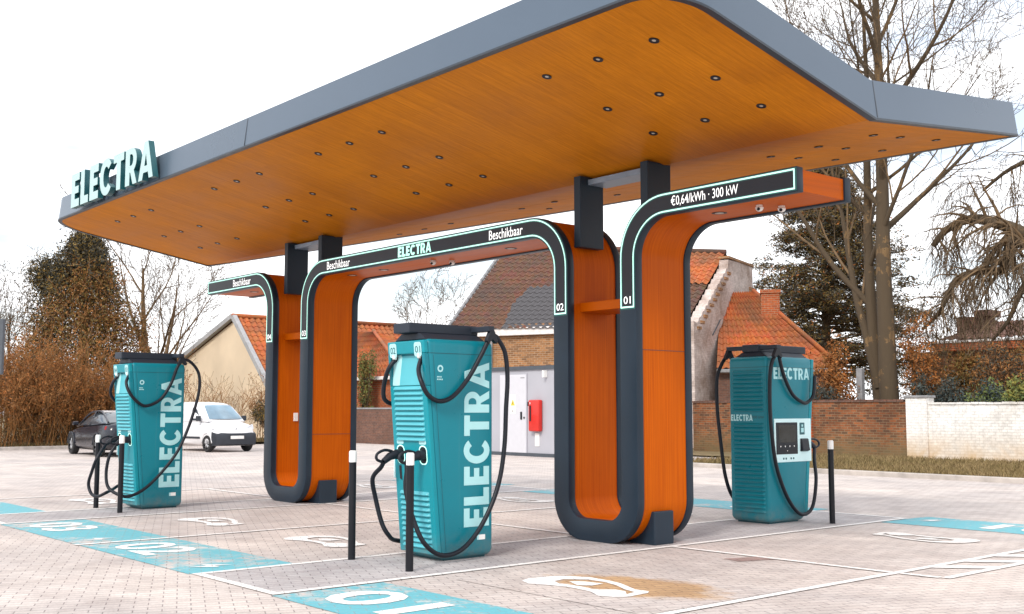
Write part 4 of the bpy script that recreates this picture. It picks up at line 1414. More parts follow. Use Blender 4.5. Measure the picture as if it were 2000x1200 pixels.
mb = MB().box(-26.63, -26.14, 23.42, 23.62, 0.80, 1.80)
mb.build('box', 'red', t, bevel=0.05, seg=4, smooth_angle=40)
mb = MB().box(-26.55, -26.48, 23.405, 23.42, 1.12, 1.62)
mb.build('latch', 'black', t, bevel=0.006)
mb = MB().box(-26.53, -26.50, 23.40, 23.405, 1.66, 1.72)
mb.build('seal', 'white', t)

def pantile(mb, A, B, C, D, pitch=0.33, row=0.36, amp=0.05, step=0.03, m=0):
    """rippled, stepped roof skin over the patch A (left eave) B (right eave) C (right ridge) D (left ridge)"""
    A, B, C, D = map(Vector, (A, B, C, D))
    nrm = (B - A).cross(D - A).normalized()
    nu = max(2, int(max((B - A).length, (C - D).length) / pitch) * 4)
    nv = max(2, int((D - A).length / row))
    vs, fs = [], []
    for r in range(nv):
        for (tt, lift) in ((r / nv, step), ((r + 1) / nv - 1e-4, 0.0)):
            for i in range(nu + 1):
                u = i / nu
                p = (A * (1 - u) + B * u) * (1 - tt) + (D * (1 - u) + C * u) * tt
                ph = math.sin(2 * PI * i / 4 + 0.4)
                vs.append(p + nrm * (lift + amp * ph))
    w_ = nu + 1
    for k_ in range(2 * nv - 1):
        for i in range(nu):
            fs.append((k_ * w_ + i, k_ * w_ + i + 1, (k_ + 1) * w_ + i + 1, (k_ + 1) * w_ + i))
    mb.add(vs, fs, m, False)

# old barn with the white gable, turned a little from the bays
barn = thing('barn', 'old brick barn with brown pantile roof and peeling white gable wall', 'barn', (-39.19, 30.0, 0), R(20))
mb = MB()
pantile(mb, (0, -0.28, 5.02), (11.0, -0.28, 4.75), (11.0, 5.0, 8.30), (0, 5.0, 9.40))
roof = mb.build('roof', 'tile_brown', barn, world=False, recalc=False, merge=False)
mb = MB()
pantile(mb, (11.0, 10.3, 4.7), (0, 10.3, 5.0), (0, 5.0, 9.40), (11.0, 5.0, 8.30))
mb.build('roof', 'tile_brown', barn, world=False, recalc=False, merge=False)
mb = MB()
pantile(mb, (9.2, 2.6, 6.90), (11.0, 2.6, 6.72), (11.0, 5.02, 8.38), (9.0, 5.02, 8.58))
mb.build('new_tiles', 'tile_orange', roof, world=False, recalc=False, merge=False)
mb = MB().tube([(0, 5.0, 9.43), (11.0, 5.0, 8.36)], 0.13, 8)
mb.build('ridge_tiles', 'tile_brown', roof, world=False)
mb = MB()
for i in range(18):
    a, b = i / 18, (i + 1) / 18 - 0.008
    P0 = Vector((-0.10, -0.30, 5.06)).lerp(Vector((-0.10, 5.0, 9.47)), a)
    P1 = Vector((-0.10, -0.30, 5.06)).lerp(Vector((-0.10, 5.0, 9.47)), b)
    mb.tube([P0, P1], [0.085, 0.075], 6)
mb.build('verge_tiles', 'concrete', roof, world=False)
mb = MB().box(0.0, 11.0, 0.0, 0.35, 0, 5.15)
mb.build('front_wall', 'brick_tan', barn, world=False)
mb = MB()
mb.prism([[(0.0, 0), (10.0, 0), (10.0, 5.0), (5.0, 9.3), (0.0, 5.0)]], lambda u, v, w: (w, u, v), 0.02, 0.3)
mb.build('gable_wall', 'brick_tan', barn, world=False)
mb = MB().box(-0.05, 11.0, -0.22, -0.01, 4.66, 4.99)
mb.build('eave_board', 'fascia_white', barn, world=False, bevel=0.02)
mb = MB().tube([(2.05, -0.06, 0), (2.05, -0.06, 4.9)], 0.045, 8)
mb.build('drainpipe', 'concrete', barn, world=False)
prof = [(-0.3, 0), (-0.3, 4.95)]
steps = [(0.15 + 0.38 * i_, 5.08 + 0.258 * i_) for i_ in range(11)]
for (n_, z_) in steps:
    prof += [(n_ - 0.17, z_ - 0.17), (n_, z_ - 0.15)]
prof += [(4.05, 7.90), (7.45, 8.02), (7.45, 7.0), (7.75, 6.95), (7.9, 6.5), (8.3, 6.3), (8.6, 5.75), (9.0, 5.6), (9.3, 5.05), (9.9, 4.75), (9.9, 0)]
mb = MB()
mb.prism([prof], lambda u, v, w: (w, u, v), 11.02, 11.42)
gw = mb.build('white_gable', 'gable_white', barn, world=False)
mb = MB()
for i, (n_, z_) in enumerate(steps):
    MB().box(11.40, 11.47, n_ - 0.10, n_ + 0.32, z_ - 0.42, z_ - 0.30).build('brick_step', 'brick_tan', gw, world=False)
for (n_, z_) in ((7.0, 6.85), (7.5, 6.2), (8.1, 5.6)):
    MB().box(11.40, 11.47, n_ - 0.1, n_ + 0.45, z_ - 0.12, z_ + 0.14).build('brick_step', 'brick_tan', gw, world=False)
mb.box(10.98, 11.46, 4.0, 7.5, 7.95, 8.06)
mb.build('gable_coping', 'brick_tan', gw, world=False, merge=False)
def bar(mb, a, b, w=0.05, x=11.45):
    mb.tube([(x, a[0], a[1]), (x, b[0], b[1])], w / 2, 5)
mb = MB()
bar(mb, (2.81, 5.22), (1.82, 4.52))
bar(mb, (4.62, 5.34), (5.51, 4.84))
bar(mb, (5.51, 4.84), (4.77, 4.31))
bar(mb, (6.63, 5.37), (7.72, 4.62))
mb.build('wall_anchor', 'cabin_dark', gw, world=False)

# orange roofed house behind the white gable
h = thing('house', 'house with orange tiled hip roof and red brick chimney behind the white gable', 'house', (-24.88, 38.0, 0), R(35.6))
mb = MB()
pantile(mb, (-4.6, -0.2, 3.12), (0.2, -0.2, 3.12), (-3.2, 3.2, 6.54), (-4.6, 3.2, 6.54), pitch=0.30)
rf = mb.build('roof', 'tile_orange', h, world=False, recalc=False, merge=False)
mb = MB()
pantile(mb, (0.2, -0.2, 3.12), (0.2, 6.6, 3.12), (-3.2, 3.22, 6.54), (-3.2, 3.2, 6.54), pitch=0.30)
mb.build('roof', 'tile_orange', h, world=False, recalc=False, merge=False)
mb = MB().tube([(0.2, -0.22, 3.16), (-3.2, 3.2, 6.6)], 0.10, 6)
mb.build('hip_tiles', 'tile_orange', rf, world=False)
mb = MB().box(-4.6, 0.0, 0.0, 6.4, 0, 3.05)
mb.build('wall', 'brick_dark', h, world=False)
mb = MB().box(-4.6, 0.22, -0.34, -0.18, 2.96, 3.10)
mb.build('gutter', 'concrete', h, world=False, bevel=0.03)
mb = MB().box(-2.85, -2.10, 2.05, 2.80, 4.4, 6.35)
mb.box(-2.90, -2.05, 2.0, 2.85, 6.35, 6.50)
mb.build('chimney', 'brick_orange', rf, world=False, merge=False)

# cream rendered house on the left
h = thing('house', 'cream rendered house with steep gable and orange tiled roof', 'house', (-53, 31, 0))
mb = MB()
mb.prism([[(-58.6, 0), (-48.75, 0), (-48.75, 2.85), (-52.24, 6.05), (-58.6, 4.05)]], lambda u, v, w: (u, 36 - w, v), 0.0, 10.0)
mb.build('wall', 'cream', h)
mb = MB()
pantile(mb, (-48.45, 25.85, 2.64), (-48.45, 36.2, 2.64), (-52.24, 36.2, 6.22), (-52.24, 25.85, 6.22))
rf = mb.build('roof', 'tile_orange', h, recalc=False, merge=False)
mb = MB()
pantile(mb, (-59.2, 36.2, 3.98), (-59.2, 25.85, 3.98), (-52.24, 25.85, 6.22), (-52.24, 36.2, 6.22))
mb.build('roof', 'tile_orange', h, recalc=False, merge=False)
def beam(mb, a, b, w, hgt, y0, y1):
    a, b = Vector(a), Vector(b)
    n = Vector((-(b - a).y, (b - a).x)).normalized() * hgt
    mb.prism([[(a.x, a.y), (b.x, b.y), (b.x + n.x, b.y + n.y), (a.x + n.x, a.y + n.y)]], lambda u, v, w_: (u, w_, v), y0, y1)
mb = MB()
beam(mb, (-48.45, 2.55), (-52.24, 6.13), 0, -0.24, 25.74, 25.98)
beam(mb, (-52.24, 6.13), (-59.2, 3.90), 0, -0.24, 25.74, 25.98)
mb.build('verge_board', 'verge', h, merge=False)
mb = MB().tube([(-52.24, 25.8, 6.28), (-52.24, 36.2, 6.28)], 0.12, 6)
mb.build('ridge_tiles', 'tile_orange', rf)

# orange brick house seen between the pillar and the middle station
h = thing('house', 'small orange brick house with mossy orange roof and dormer, beside the cream house', 'house', (-45, 33, 0))
mb = MB().box(-48.2, -40.9, 28.7, 33.4, 0, 2.86)
mb.build('wall', 'brick_orange', h)
mb = MB()
pantile(mb, (-48.35, 28.5, 2.97), (-40.5, 28.5, 2.97), (-47.1, 31.0, 5.42), (-48.35, 31.0, 5.42))
rf = mb.build('roof', 'tile_orange', h, recalc=False, merge=False)
mb = MB()
pantile(mb, (-40.5, 28.5, 2.97), (-40.5, 33.6, 2.97), (-47.1, 31.02, 5.42), (-47.1, 31.0, 5.42))
mb.build('roof', 'tile_orange', h, recalc=False, merge=False)
mb = MB().tube([(-40.5, 28.45, 3.0), (-47.1, 31.0, 5.48)], 0.09, 6)
mb.build('hip_tiles', 'tile_orange', rf)
mb = MB().box(-48.35, -40.45, 28.40, 28.56, 2.84, 3.0)
mb.build('gutter', 'fascia_white', h, bevel=0.03)
mb = MB()
mb.prism([[(-46.9, 3.2), (-45.7, 3.2), (-45.7, 3.6), (-46.3, 4.1), (-46.9, 3.6)]], lambda u, v, w: (u, 30.4 - w, v), 0.0, 1.7)
mb.build('dormer', 'tile_orange', rf)

# red brick house far behind the drooping branches
h = thing('house', 'distant red brick house with brown roof and chimney behind drooping branches', 'house', (-23, 53, 0))
mb = MB().box(-28.5, -18.5, 50.0, 56.0, 0, 4.25)
mb.build('wall', 'brick_red', h)
mb = MB()
pantile(mb, (-27.0, 49.7, 4.75), (-18.3, 49.7, 4.75), (-20.6, 53, 5.75), (-25.6, 53, 5.75), pitch=0.4, row=0.5)
rf = mb.build('roof', 'brick_dark', h, recalc=False, merge=False)
mb = MB().box(-27.2, -18.2, 49.66, 56.0, 4.25, 4.72)
mb.build('red_band', 'brick_orange', h)
mb = MB().box(-27.2, -18.2, 49.60, 49.655, 4.62, 4.72)
mb.build('gutter', 'fascia_white', h)
mb = MB().box(-26.9, -25.6, 51.5, 52.8, 4.8, 5.95)
mb.box(-26.0, -25.3, 51.5, 52.8, 5.95, 6.25)
mb.build('chimney', 'brick_dark', rf, merge=False)

# board that just enters the frame at the far left
t = thing('notice_board', 'dark grey board on a post cut off by the left edge of the photo', 'board', (-29.35, 7.65, 0), R(49.5))
mb = MB().box(-1.3, 0.72, -0.06, 0.06, 2.35, 3.72)
mb.build('board', 'cabin_dark', t, world=False, bevel=0.01)
mb = MB().box(-0.75, -0.63, -0.05, 0.05, 0, 2.35)
mb.build('post', 'concrete', t, world=False)
t = thing('concrete_post', 'grey concrete post standing behind the brick wall beside the tree trunk', 'post', (-20.48, 32.7, 0))
mb = MB().box(-20.59, -20.38, 32.6, 32.8, 0, 2.85)
mb.build('shaft', 'concrete', t, bevel=0.02)

# ------------------------------------------------------------------ cars
def loft(mb, st, m=0, cap=True):
    """st: list of (x, [(y, z) ...]) half sections from bottom to top; mirrored across y = 0"""
    n = len(st[0][1])
    vs, fs = [], []
    for (x, hs) in st:
        for (y, z) in hs:
            vs.append((x, -y, z))
        for (y, z) in hs[::-1]:
            vs.append((x, y, z))
    k_ = 2 * n
    for i in range(len(st) - 1):
        for j in range(k_):
            fs.append((i * k_ + j, i * k_ + (j + 1) % k_, (i + 1) * k_ + (j + 1) % k_, (i + 1) * k_ + j))
    if cap:
        fs.append(tuple(range(k_))[::-1])
        fs.append(tuple(range((len(st) - 1) * k_, len(st) * k_)))
    mb.add(vs, fs, m)

def wheel(parent, x, y, r, w=0.19):
    s = 1 if y > 0 else -1
    mb = MB()
    pr = [(r * 0.62, -w / 2), (r * 0.93, -w / 2), (r, -w / 2 + 0.03), (r, w / 2 - 0.03), (r * 0.93, w / 2), (r * 0.62, w / 2)]
    n = 24
    for i in range(n):
        a, b = 2 * PI * i / n, 2 * PI * (i + 1) / n
        for j in range(len(pr) - 1):
            (r0, y0), (r1, y1) = pr[j], pr[j + 1]
            mb.quad((x + r0 * math.cos(a), y + y0, r + r0 * math.sin(a)), (x + r0 * math.cos(b), y + y0, r + r0 * math.sin(b)),
                    (x + r1 * math.cos(b), y + y1, r + r1 * math.sin(b)), (x + r1 * math.cos(a), y + y1, r + r1 * math.sin(a)))
    t_ = mb.build('wheel', 'tyre', parent, world=False, smooth_angle=35)
    mb = MB()
    yo = y + s * (w / 2 - 0.035)
    mb.poly([(x + r * 0.63 * math.cos(2 * PI * i / n), yo - s * 0.03, r + r * 0.63 * math.sin(2 * PI * i / n)) for i in range(n)], 1)
    for q in range(5):
        a = 2 * PI * q / 5 + 0.3
        for da in (-0.16, 0.16):
            c_, s_ = math.cos(a + da), math.sin(a + da)
            c2, s2 = math.cos(a + da * 1.3), math.sin(a + da * 1.3)
            mb.tube([(x + 0.04 * c_, yo, r + 0.04 * s_), (x + r * 0.62 * c2, yo, r + r * 0.62 * s2)], [0.028, 0.022], 5)
    mb.tube([(x, yo - 0.02, r), (x, yo + 0.02, r)], 0.055, 10)
    mb.build('rim', ['rim', 'black'], t_, world=False)

def curve_half(w, z0, zb, zs, zt, round_=0.5):
    """half section: sill, bulge, shoulder, crown"""
    return [(w * 0.80, z0), (w * 0.97, z0 + 0.10), (w, z0 + (zs - z0) * 0.45), (w * 0.985, z0 + (zs - z0) * 0.75), (w * 0.93, zs), (w * 0.62, zs + (zt - zs) * 0.7), (w * 0.3, zt), (0.02, zt)]

# dark saloon, nose to the left, three quarter rear view
car = thing('car', 'charcoal saloon car parked by the brown thicket, half hidden by the distant station', 'car', (-36.75, 13.95, 0), R(176))
st = []
for (x, w, z0, zs, zt) in [(2.34, 0.55, 0.32, 0.56, 0.60), (2.26, 0.74, 0.24, 0.62, 0.68), (2.0, 0.87, 0.20, 0.70, 0.78), (1.5, 0.91, 0.19, 0.80, 0.90), (1.0, 0.92, 0.19, 0.88, 0.97), (0.3, 0.93, 0.19, 0.92, 0.99), (-0.6, 0.93, 0.19, 0.95, 1.02), (-1.4, 0.92, 0.20, 0.99, 1.07), (-1.9, 0.89, 0.24, 1.00, 1.09), (-2.2, 0.82, 0.32, 0.98, 1.08), (-2.34, 0.70, 0.42, 0.90, 0.98)]:
    st.append((x, curve_half(w, z0, 0, zs, zt)))
mb = MB()
loft(mb, st)
body = mb.build('body', 'car_dark', car, world=False, smooth_angle=50)
def cab(x, wb, wt, zb, zt): return (x, [(wb, zb), (wb * 0.985, zb + (zt - zb) * 0.35), (wt * 1.04, zb + (zt - zb) * 0.75), (wt * 0.93, zb + (zt - zb) * 0.93), (wt * 0.55, zt), (0.02, zt)])
mb = MB()
loft(mb, [cab(1.12, 0.80, 0.72, 0.93, 0.97), cab(0.75, 0.80, 0.68, 0.94, 1.17), cab(0.3, 0.81, 0.62, 0.95, 1.37), cab(-0.15, 0.82, 0.60, 0.96, 1.44), (-0.6, cab(0, 0.82, 0.60, 0.98, 1.455)[1]), cab(-1.1, 0.81, 0.60, 1.0, 1.40), cab(-1.55, 0.80, 0.62, 1.02, 1.24), cab(-1.95, 0.76, 0.66, 1.04, 1.09)])
mb.build('glasshouse', 'glass', car, world=False, smooth_angle=50)
mb = MB()
for s in (-1, 1):
    mb.tube(spline([(1.10, s * 0.77, 0.97), (0.32, s * 0.655, 1.35), (-0.2, s * 0.62, 1.425), (-0.9, s * 0.62, 1.42), (-1.5, s * 0.66, 1.25), (-1.95, s * 0.72, 1.08)], 4), 0.035, 6)
    mb.tube([(-0.35, s * 0.83, 0.98), (-0.42, s * 0.635, 1.42)], 0.03, 5)
    mb.tube([(1.12, s * 0.83, 0.94), (-1.9, s * 0.80, 1.05)], 0.018, 5)
mb.build('window_pillars', 'car_dark', car, world=False, merge=False)
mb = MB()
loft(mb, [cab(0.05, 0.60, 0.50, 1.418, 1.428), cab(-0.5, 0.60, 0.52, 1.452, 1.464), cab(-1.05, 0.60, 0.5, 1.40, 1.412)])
mb.build('roof_sky_reflection', 'car_white', car, world=False, smooth_angle=50)  # white panel stands in for bright sky reflected on the dark roof
for (x) in (1.45, -1.42):
    for y in (-0.82, 0.82):
        wheel(car, x, y, 0.345, 0.22)
for s in (-1, 1):
    mb = MB().box(0.80, 0.98, min(s * 0.86, s * 1.04), max(s * 0.86, s * 1.04), 0.98, 1.10)
    mb.build('mirror', 'car_dark', car, world=False, bevel=0.03)
    mb = MB()
    mb.hexa([(2.02, s * 0.66, 0.60), (2.26, s * 0.60, 0.58), (2.16, s * 0.80, 0.60), (1.92, s * 0.885, 0.63), (1.98, s * 0.66, 0.72), (2.20, s * 0.60, 0.67), (2.08, s * 0.80, 0.70), (1.86, s * 0.875, 0.75)])
    mb.build('headlight', 'lamp', car, world=False)
    mb = MB()
    mb.hexa([(-2.28, s * 0.45, 0.86), (-2.05, s * 0.86, 0.86), (-2.02, s * 0.84, 0.86), (-2.2, s * 0.42, 0.86), (-2.26, s * 0.45, 0.96), (-2.05, s * 0.85, 0.97), (-2.02, s * 0.83, 0.97), (-2.2, s * 0.42, 0.96)])
    mb.build('tail_lamp', 'tail', car, world=False)
    mb = MB().tube(spline([(1.45 + 0.40 * math.cos(t), s * 0.925, 0.345 + 0.40 * math.sin(t)) for t in (0.05, 0.8, 1.57, 2.3, 3.09)], 3), 0.02, 5)
    mb.tube(spline([(-1.42 + 0.40 * math.cos(t), s * 0.925, 0.345 + 0.40 * math.sin(t)) for t in (0.05, 0.8, 1.57, 2.3, 3.09)], 3), 0.02, 5)
    mb.build('wheel_arch', 'bumper', car, world=False, merge=False)

# white van facing the bays
van = thing('van', 'small white delivery van with black bumper facing the charging bays', 'van', (-38.15, 18.05, 0), R(4))
st = []
for (x, w, z0, zs, zt) in [(1.93, 0.55, 0.42, 0.62, 0.66), (1.88, 0.72, 0.28, 0.72, 0.78), (1.72, 0.81, 0.22, 0.83, 0.92), (1.40, 0.84, 0.20, 0.95, 1.05), (1.05, 0.845, 0.20, 1.02, 1.12), (0.5, 0.845, 0.20, 1.05, 1.13), (-0.5, 0.845, 0.20, 1.06, 1.13), (-1.5, 0.845, 0.22, 1.06, 1.13), (-1.95, 0.82, 0.28, 1.05, 1.12)]:
    st.append((x, curve_half(w, z0, 0, zs, zt)))
mb = MB()
loft(mb, st)
mb.build('body', 'car_white', van, world=False, smooth_angle=50)
def box_half(x, wb, wt, zb, zt): return (x, [(wb, zb), (wb * 0.99, zb + (zt - zb) * 0.4), (wt, zb + (zt - zb) * 0.8), (wt * 0.93, zb + (zt - zb) * 0.94), (wt * 0.6, zt), (0.02, zt)])
mb = MB()
loft(mb, [box_half(1.20, 0.74, 0.70, 1.06, 1.10), box_half(0.85, 0.78, 0.70, 1.06, 1.38), box_half(0.50, 0.80, 0.67, 1.06, 1.62), box_half(0.10, 0.81, 0.68, 1.06, 1.735), box_half(-0.6, 0.81, 0.70, 1.06, 1.77), box_half(-1.6, 0.81, 0.71, 1.06, 1.76), box_half(-1.93, 0.80, 0.69, 1.06, 1.68)])
mb.build('cab', 'car_white', van, world=False, smooth_angle=50)
mb = MB()
mb.add([(1.13, -0.66, 1.145), (1.13, 0.66, 1.145), (1.17, 0.3, 1.145), (1.17, -0.3, 1.145), (0.50, -0.52, 1.63), (0.50, 0.52, 1.63), (0.54, 0.2, 1.645), (0.54, -0.2, 1.645)],
       [(0, 3, 7, 4), (3, 2, 6, 7), (2, 1, 5, 6)])
ws = mb.build('windscreen', 'glass_painted_sky', van, world=False, smooth_angle=60)
ws.data.transform(Matrix.Translation((0.022, 0, 0.012)))
mb = MB()
for s in (-1, 1):
    mb.add([(0.82, s * 0.80, 1.10), (0.10, s * 0.822, 1.10), (0.10, s * 0.735, 1.56), (0.36, s * 0.735, 1.53)], [(0, 1, 2, 3)])
mb.build('side_window', 'glass', van, world=False, recalc=False)
mb = MB()
loft(mb, [(1.955, [(0.60, 0.27), (0.64, 0.40), (0.62, 0.55), (0.45, 0.64), (0.02, 0.64)]), (1.90, [(0.76, 0.24), (0.80, 0.40), (0.79, 0.62), (0.60, 0.68), (0.02, 0.68)]), (1.66, [(0.83, 0.22), (0.855, 0.40), (0.85, 0.70), (0.70, 0.72), (0.02, 0.72)])])
mb.build('bumper', 'bumper', van, world=False, smooth_angle=45)
mb = MB().box(1.955, 1.972, -0.26, 0.26, 0.46, 0.57)
mb.build('number_plate', 'white', van, world=False)
for s in (-1, 1):
    mb = MB()
    mb.hexa([(1.80, s * 0.42, 0.75), (1.84, s * 0.42, 0.72), (1.70, s * 0.82, 0.80), (1.60, s * 0.84, 0.80), (1.74, s * 0.44, 0.86), (1.80, s * 0.44, 0.85), (1.64, s * 0.80, 0.97), (1.54, s * 0.82, 0.97)])
    mb.build('headlight', 'lamp', van, world=False, bevel=0.01)
    mb = MB().box(0.78, 0.90, min(s * 0.83, s * 1.0), max(s * 0.83, s * 1.0), 1.08, 1.27)
    mb.build('mirror', 'bumper', van, world=False, bevel=0.03)
    mb = MB().box(-0.2, 0.85, min(s * 0.84, s * 0.858), max(s * 0.84, s * 0.858), 0.46, 0.53)
    mb.build('side_strip', 'bumper', van, world=False)
    mb = MB().tube(spline([(1.33 + 0.36 * math.cos(t), s * 0.845, 0.30 + 0.37 * math.sin(t)) for t in (0.05, 0.8, 1.57, 2.3, 3.09)], 3), 0.022, 5)
    mb.build('wheel_arch', 'car_white', van, world=False)
for (x) in (1.33, -1.18):
    for y in (-0.76, 0.76):
        wheel(van, x, y, 0.30, 0.19)
mb = MB()
n = 12
mb.tube([(1.865, 0, 0.80), (1.875, 0, 0.80)], 0.045, 10)
mb.build('badge', 'rim', van, world=False)

# ------------------------------------------------------------------ trees, shrubs, thickets
def vrand(g):
    v = Vector((g.gauss(0, 1), g.gauss(0, 1), g.gauss(0, 1)))
    return v.normalized()

def grow(g, out, p, d, L, r, depth, prm):
    seg = prm.get('seg', 0.45)
    n = max(3, min(12, int(L / seg)))
    pts, rad = [p.copy()], [r]
    d = d.normalized()
    taper = prm.get('taper', 0.72)
    trop = prm['trop'][min(depth, len(prm['trop']) - 1)]
    wob = prm['wob'][min(depth, len(prm['wob']) - 1)]
    for i in range(n):
        d = (d + vrand(g) * wob + Vector((0, 0, trop)) / n).normalized()
        p = p + d * (L / n)
        pts.append(p.copy())
        rad.append(max(prm['rmin'], r * (1 - taper * (i + 1) / n)))
    out.append((pts, rad, depth))
    if depth >= prm['depth']:
        return
    nk = prm['kids'][min(depth, len(prm['kids']) - 1)]
    t0 = prm['start'][min(depth, len(prm['start']) - 1)]
    az0 = g.uniform(0, 2 * PI)
    for k_ in range(nk):
        t = t0 + (1 - t0) * (k_ + g.uniform(0.1, 0.9)) / nk
        f = t * n
        i = min(n - 1, int(f))
        q = pts[i].lerp(pts[i + 1], f - i)
        dd = (pts[i + 1] - pts[i]).normalized()
        a = az0 + k_ * 2.4 + g.uniform(-0.5, 0.5)
        o = dd.orthogonal().normalized()
        o = Matrix.Rotation(a, 3, dd) @ o
        ang = R(g.uniform(*prm['ang'][min(depth, len(prm['ang']) - 1)]))
        nd = dd * math.cos(ang) + o * math.sin(ang)
        lr = g.uniform(*prm['lr'][min(depth, len(prm['lr']) - 1)])
        rr = (rad[i] * (1 - f + i) + rad[i + 1] * (f - i)) * g.uniform(0.45, 0.65)
        grow(g, out, q, nd, L * lr * (1.15 - 0.45 * t), max(prm['rmin'], rr), depth + 1, prm)

def tubes_mesh(name, brs, mats, mfun, parent):
    """all limbs of one tree as one mesh"""
    mb = MB()
    for (pts, rad, dep) in brs:
        n = 10 if rad[0] > 0.25 else 7 if rad[0] > 0.08 else 5 if rad[0] > 0.03 else 3
        mb.tube(pts, rad, n, mfun(rad[0], dep), caps=False)
    return mb.build(name, mats, parent, recalc=False, merge=False)

def leaves(name, centres, size, jitter, per, mats, g, parent, flat=0.0, weights=None):
    """small leaf shaped faces scattered around the given centres"""
    C = np.repeat(np.asarray(centres, dtype=float), per, axis=0)
    n = len(C)
    C = C + g.normal(0, 1, (n, 3)) * jitter
    a = g.normal(0, 1, (n, 3))
    a /= np.linalg.norm(a, axis=1)[:, None]
    b = g.normal(0, 1, (n, 3))
    if flat:
        a[:, 2] *= (1 - flat)
        b[:, 2] *= (1 - flat)
        a /= np.linalg.norm(a, axis=1)[:, None]
    b = b - a * (a * b).sum(1)[:, None]
    b /= np.linalg.norm(b, axis=1)[:, None]
    s = g.uniform(0.5, 1.0, n)[:, None] * size
    V = np.stack([C - a * s, C + b * s * 0.38, C + a * s, C - b * s * 0.38], 1).reshape(-1, 3)
    mi = g.choice(len(mats), n, p=weights) if len(mats) > 1 else None
    return fast_mesh(name, V, 4, mats, mi, parent)

# great bare beech with two trunks, right
rg = random.Random(11)
beech = thing('tree', 'tall bare twin trunked beech behind the brick wall on the right', 'tree', (-19.9, 33.2, 0))
brs = []
P1 = dict(depth=4, rmin=0.008, trop=[0.05, 0.55, 0.5, 0.3, 0.1], wob=[0.03, 0.09, 0.13, 0.17, 0.2], kids=[13, 7, 6, 5], start=[0.38, 0.25, 0.2, 0.15], ang=[(28, 60), (25, 55), (25, 60), (25, 65)], lr=[(0.36, 0.52), (0.40, 0.62), (0.42, 0.62), (0.4, 0.6)], seg=0.6, taper=0.80)
grow(rg, brs, Vector((-19.62, 33.0, 0)), Vector((0.02, 0, 1)), 17.5, 0.34, 0, P1)
P2 = dict(P1)
P2['kids'] = [11, 7, 6, 4]
P2['start'] = [0.30, 0.25, 0.2, 0.15]
grow(rg, brs, Vector((-20.0, 33.3, 0)), Vector((-0.07, 0.02, 1)), 15.5, 0.25, 0, P2)
# third low fork leaning left
grow(rg, brs, Vector((-20.1, 33.2, 2.2)), Vector((-0.34, 0.0, 1)), 8.5, 0.17, 1, P1)
tubes_mesh('trunk', [b for b in brs if b[2] <= 1], ['bark_moss'], lambda r, d: 0, beech)
tubes_mesh('crown', [b for b in brs if b[2] > 1], ['bark', 'twig'], lambda r, d: 0 if r > 0.03 else 1, beech)

# weeping tree whose contorted limbs reach in from the right
weep = thing('tree', 'bare weeping tree with contorted drooping limbs reaching in from the right edge', 'tree', (-13.6, 35.4, 0))
brs = []
LIMBS = [([(-13.6, 35.4, 0), (-13.7, 35.4, 2.5), (-14.1, 35.3, 4.6), (-15.0, 35.2, 6.2), (-15.9, 35.1, 7.0), (-16.6, 35, 7.42), (-17.6, 35, 7.75), (-18.5, 35, 7.5), (-19.0, 35, 7.0)], 0.36),
         ([(-15.0, 35.2, 6.2), (-15.5, 35.0, 6.6), (-16.3, 35, 6.85), (-16.45, 34.9, 6.3), (-16.7, 34.9, 5.92), (-17.4, 35, 6.0), (-18.2, 35, 5.8), (-18.6, 35, 5.2), (-18.9, 35, 4.7), (-19.5, 35, 4.2)], 0.22),
         ([(-14.1, 35.3, 4.6), (-14.8, 34.9, 5.4), (-15.6, 34.8, 5.7), (-16.0, 34.7, 5.1), (-16.4, 34.7, 4.3), (-17.0, 34.8, 3.7)], 0.16),
         ([(-14.1, 35.3, 4.6), (-13.9, 35.6, 7.0), (-14.3, 35.8, 8.8), (-15.3, 35.8, 9.6), (-16.6, 35.8, 9.4), (-17.6, 35.8, 8.8)], 0.18)]
PW = dict(depth=4, rmin=0.007, trop=[0, 0, -0.9, -1.5, -1.2], wob=[0.1, 0.14, 0.15, 0.13, 0.14], kids=[0, 9, 7, 4], start=[0, 0.1, 0.15, 0.15], ang=[(30, 60), (35, 80), (30, 70), (25, 60)], lr=[(0.4, 0.6), (0.5, 0.8), (0.5, 0.85), (0.4, 0.7)], seg=0.3, taper=0.8)
for (pts, r) in LIMBS:
    sp = spline(pts, 4)
    rad = [r * (1 - 0.75 * i / (len(sp) - 1)) for i in range(len(sp))]
    brs.append((sp, rad, 0))
    for i in range(6, len(sp) - 1):
        for q in range(1 if i % 2 else 2):
            d = (sp[i + 1] - sp[i]).normalized()
            o = Matrix.Rotation(rg.uniform(0, 2 * PI), 3, d) @ d.orthogonal().normalized()
            grow(rg, brs, sp[i], d * 0.5 + o + Vector((0, 0, 0.25)), rg.uniform(0.9, 2.1), rad[i] * 0.38, 2, PW)
tubes_mesh('trunk', [b for b in brs if b[2] == 0], ['bark_moss'], lambda r, d: 0, weep)
tubes_mesh('crown', [b for b in brs if b[2] > 0], ['bark', 'twig'], lambda r, d: 0 if r > 0.022 else 1, weep)

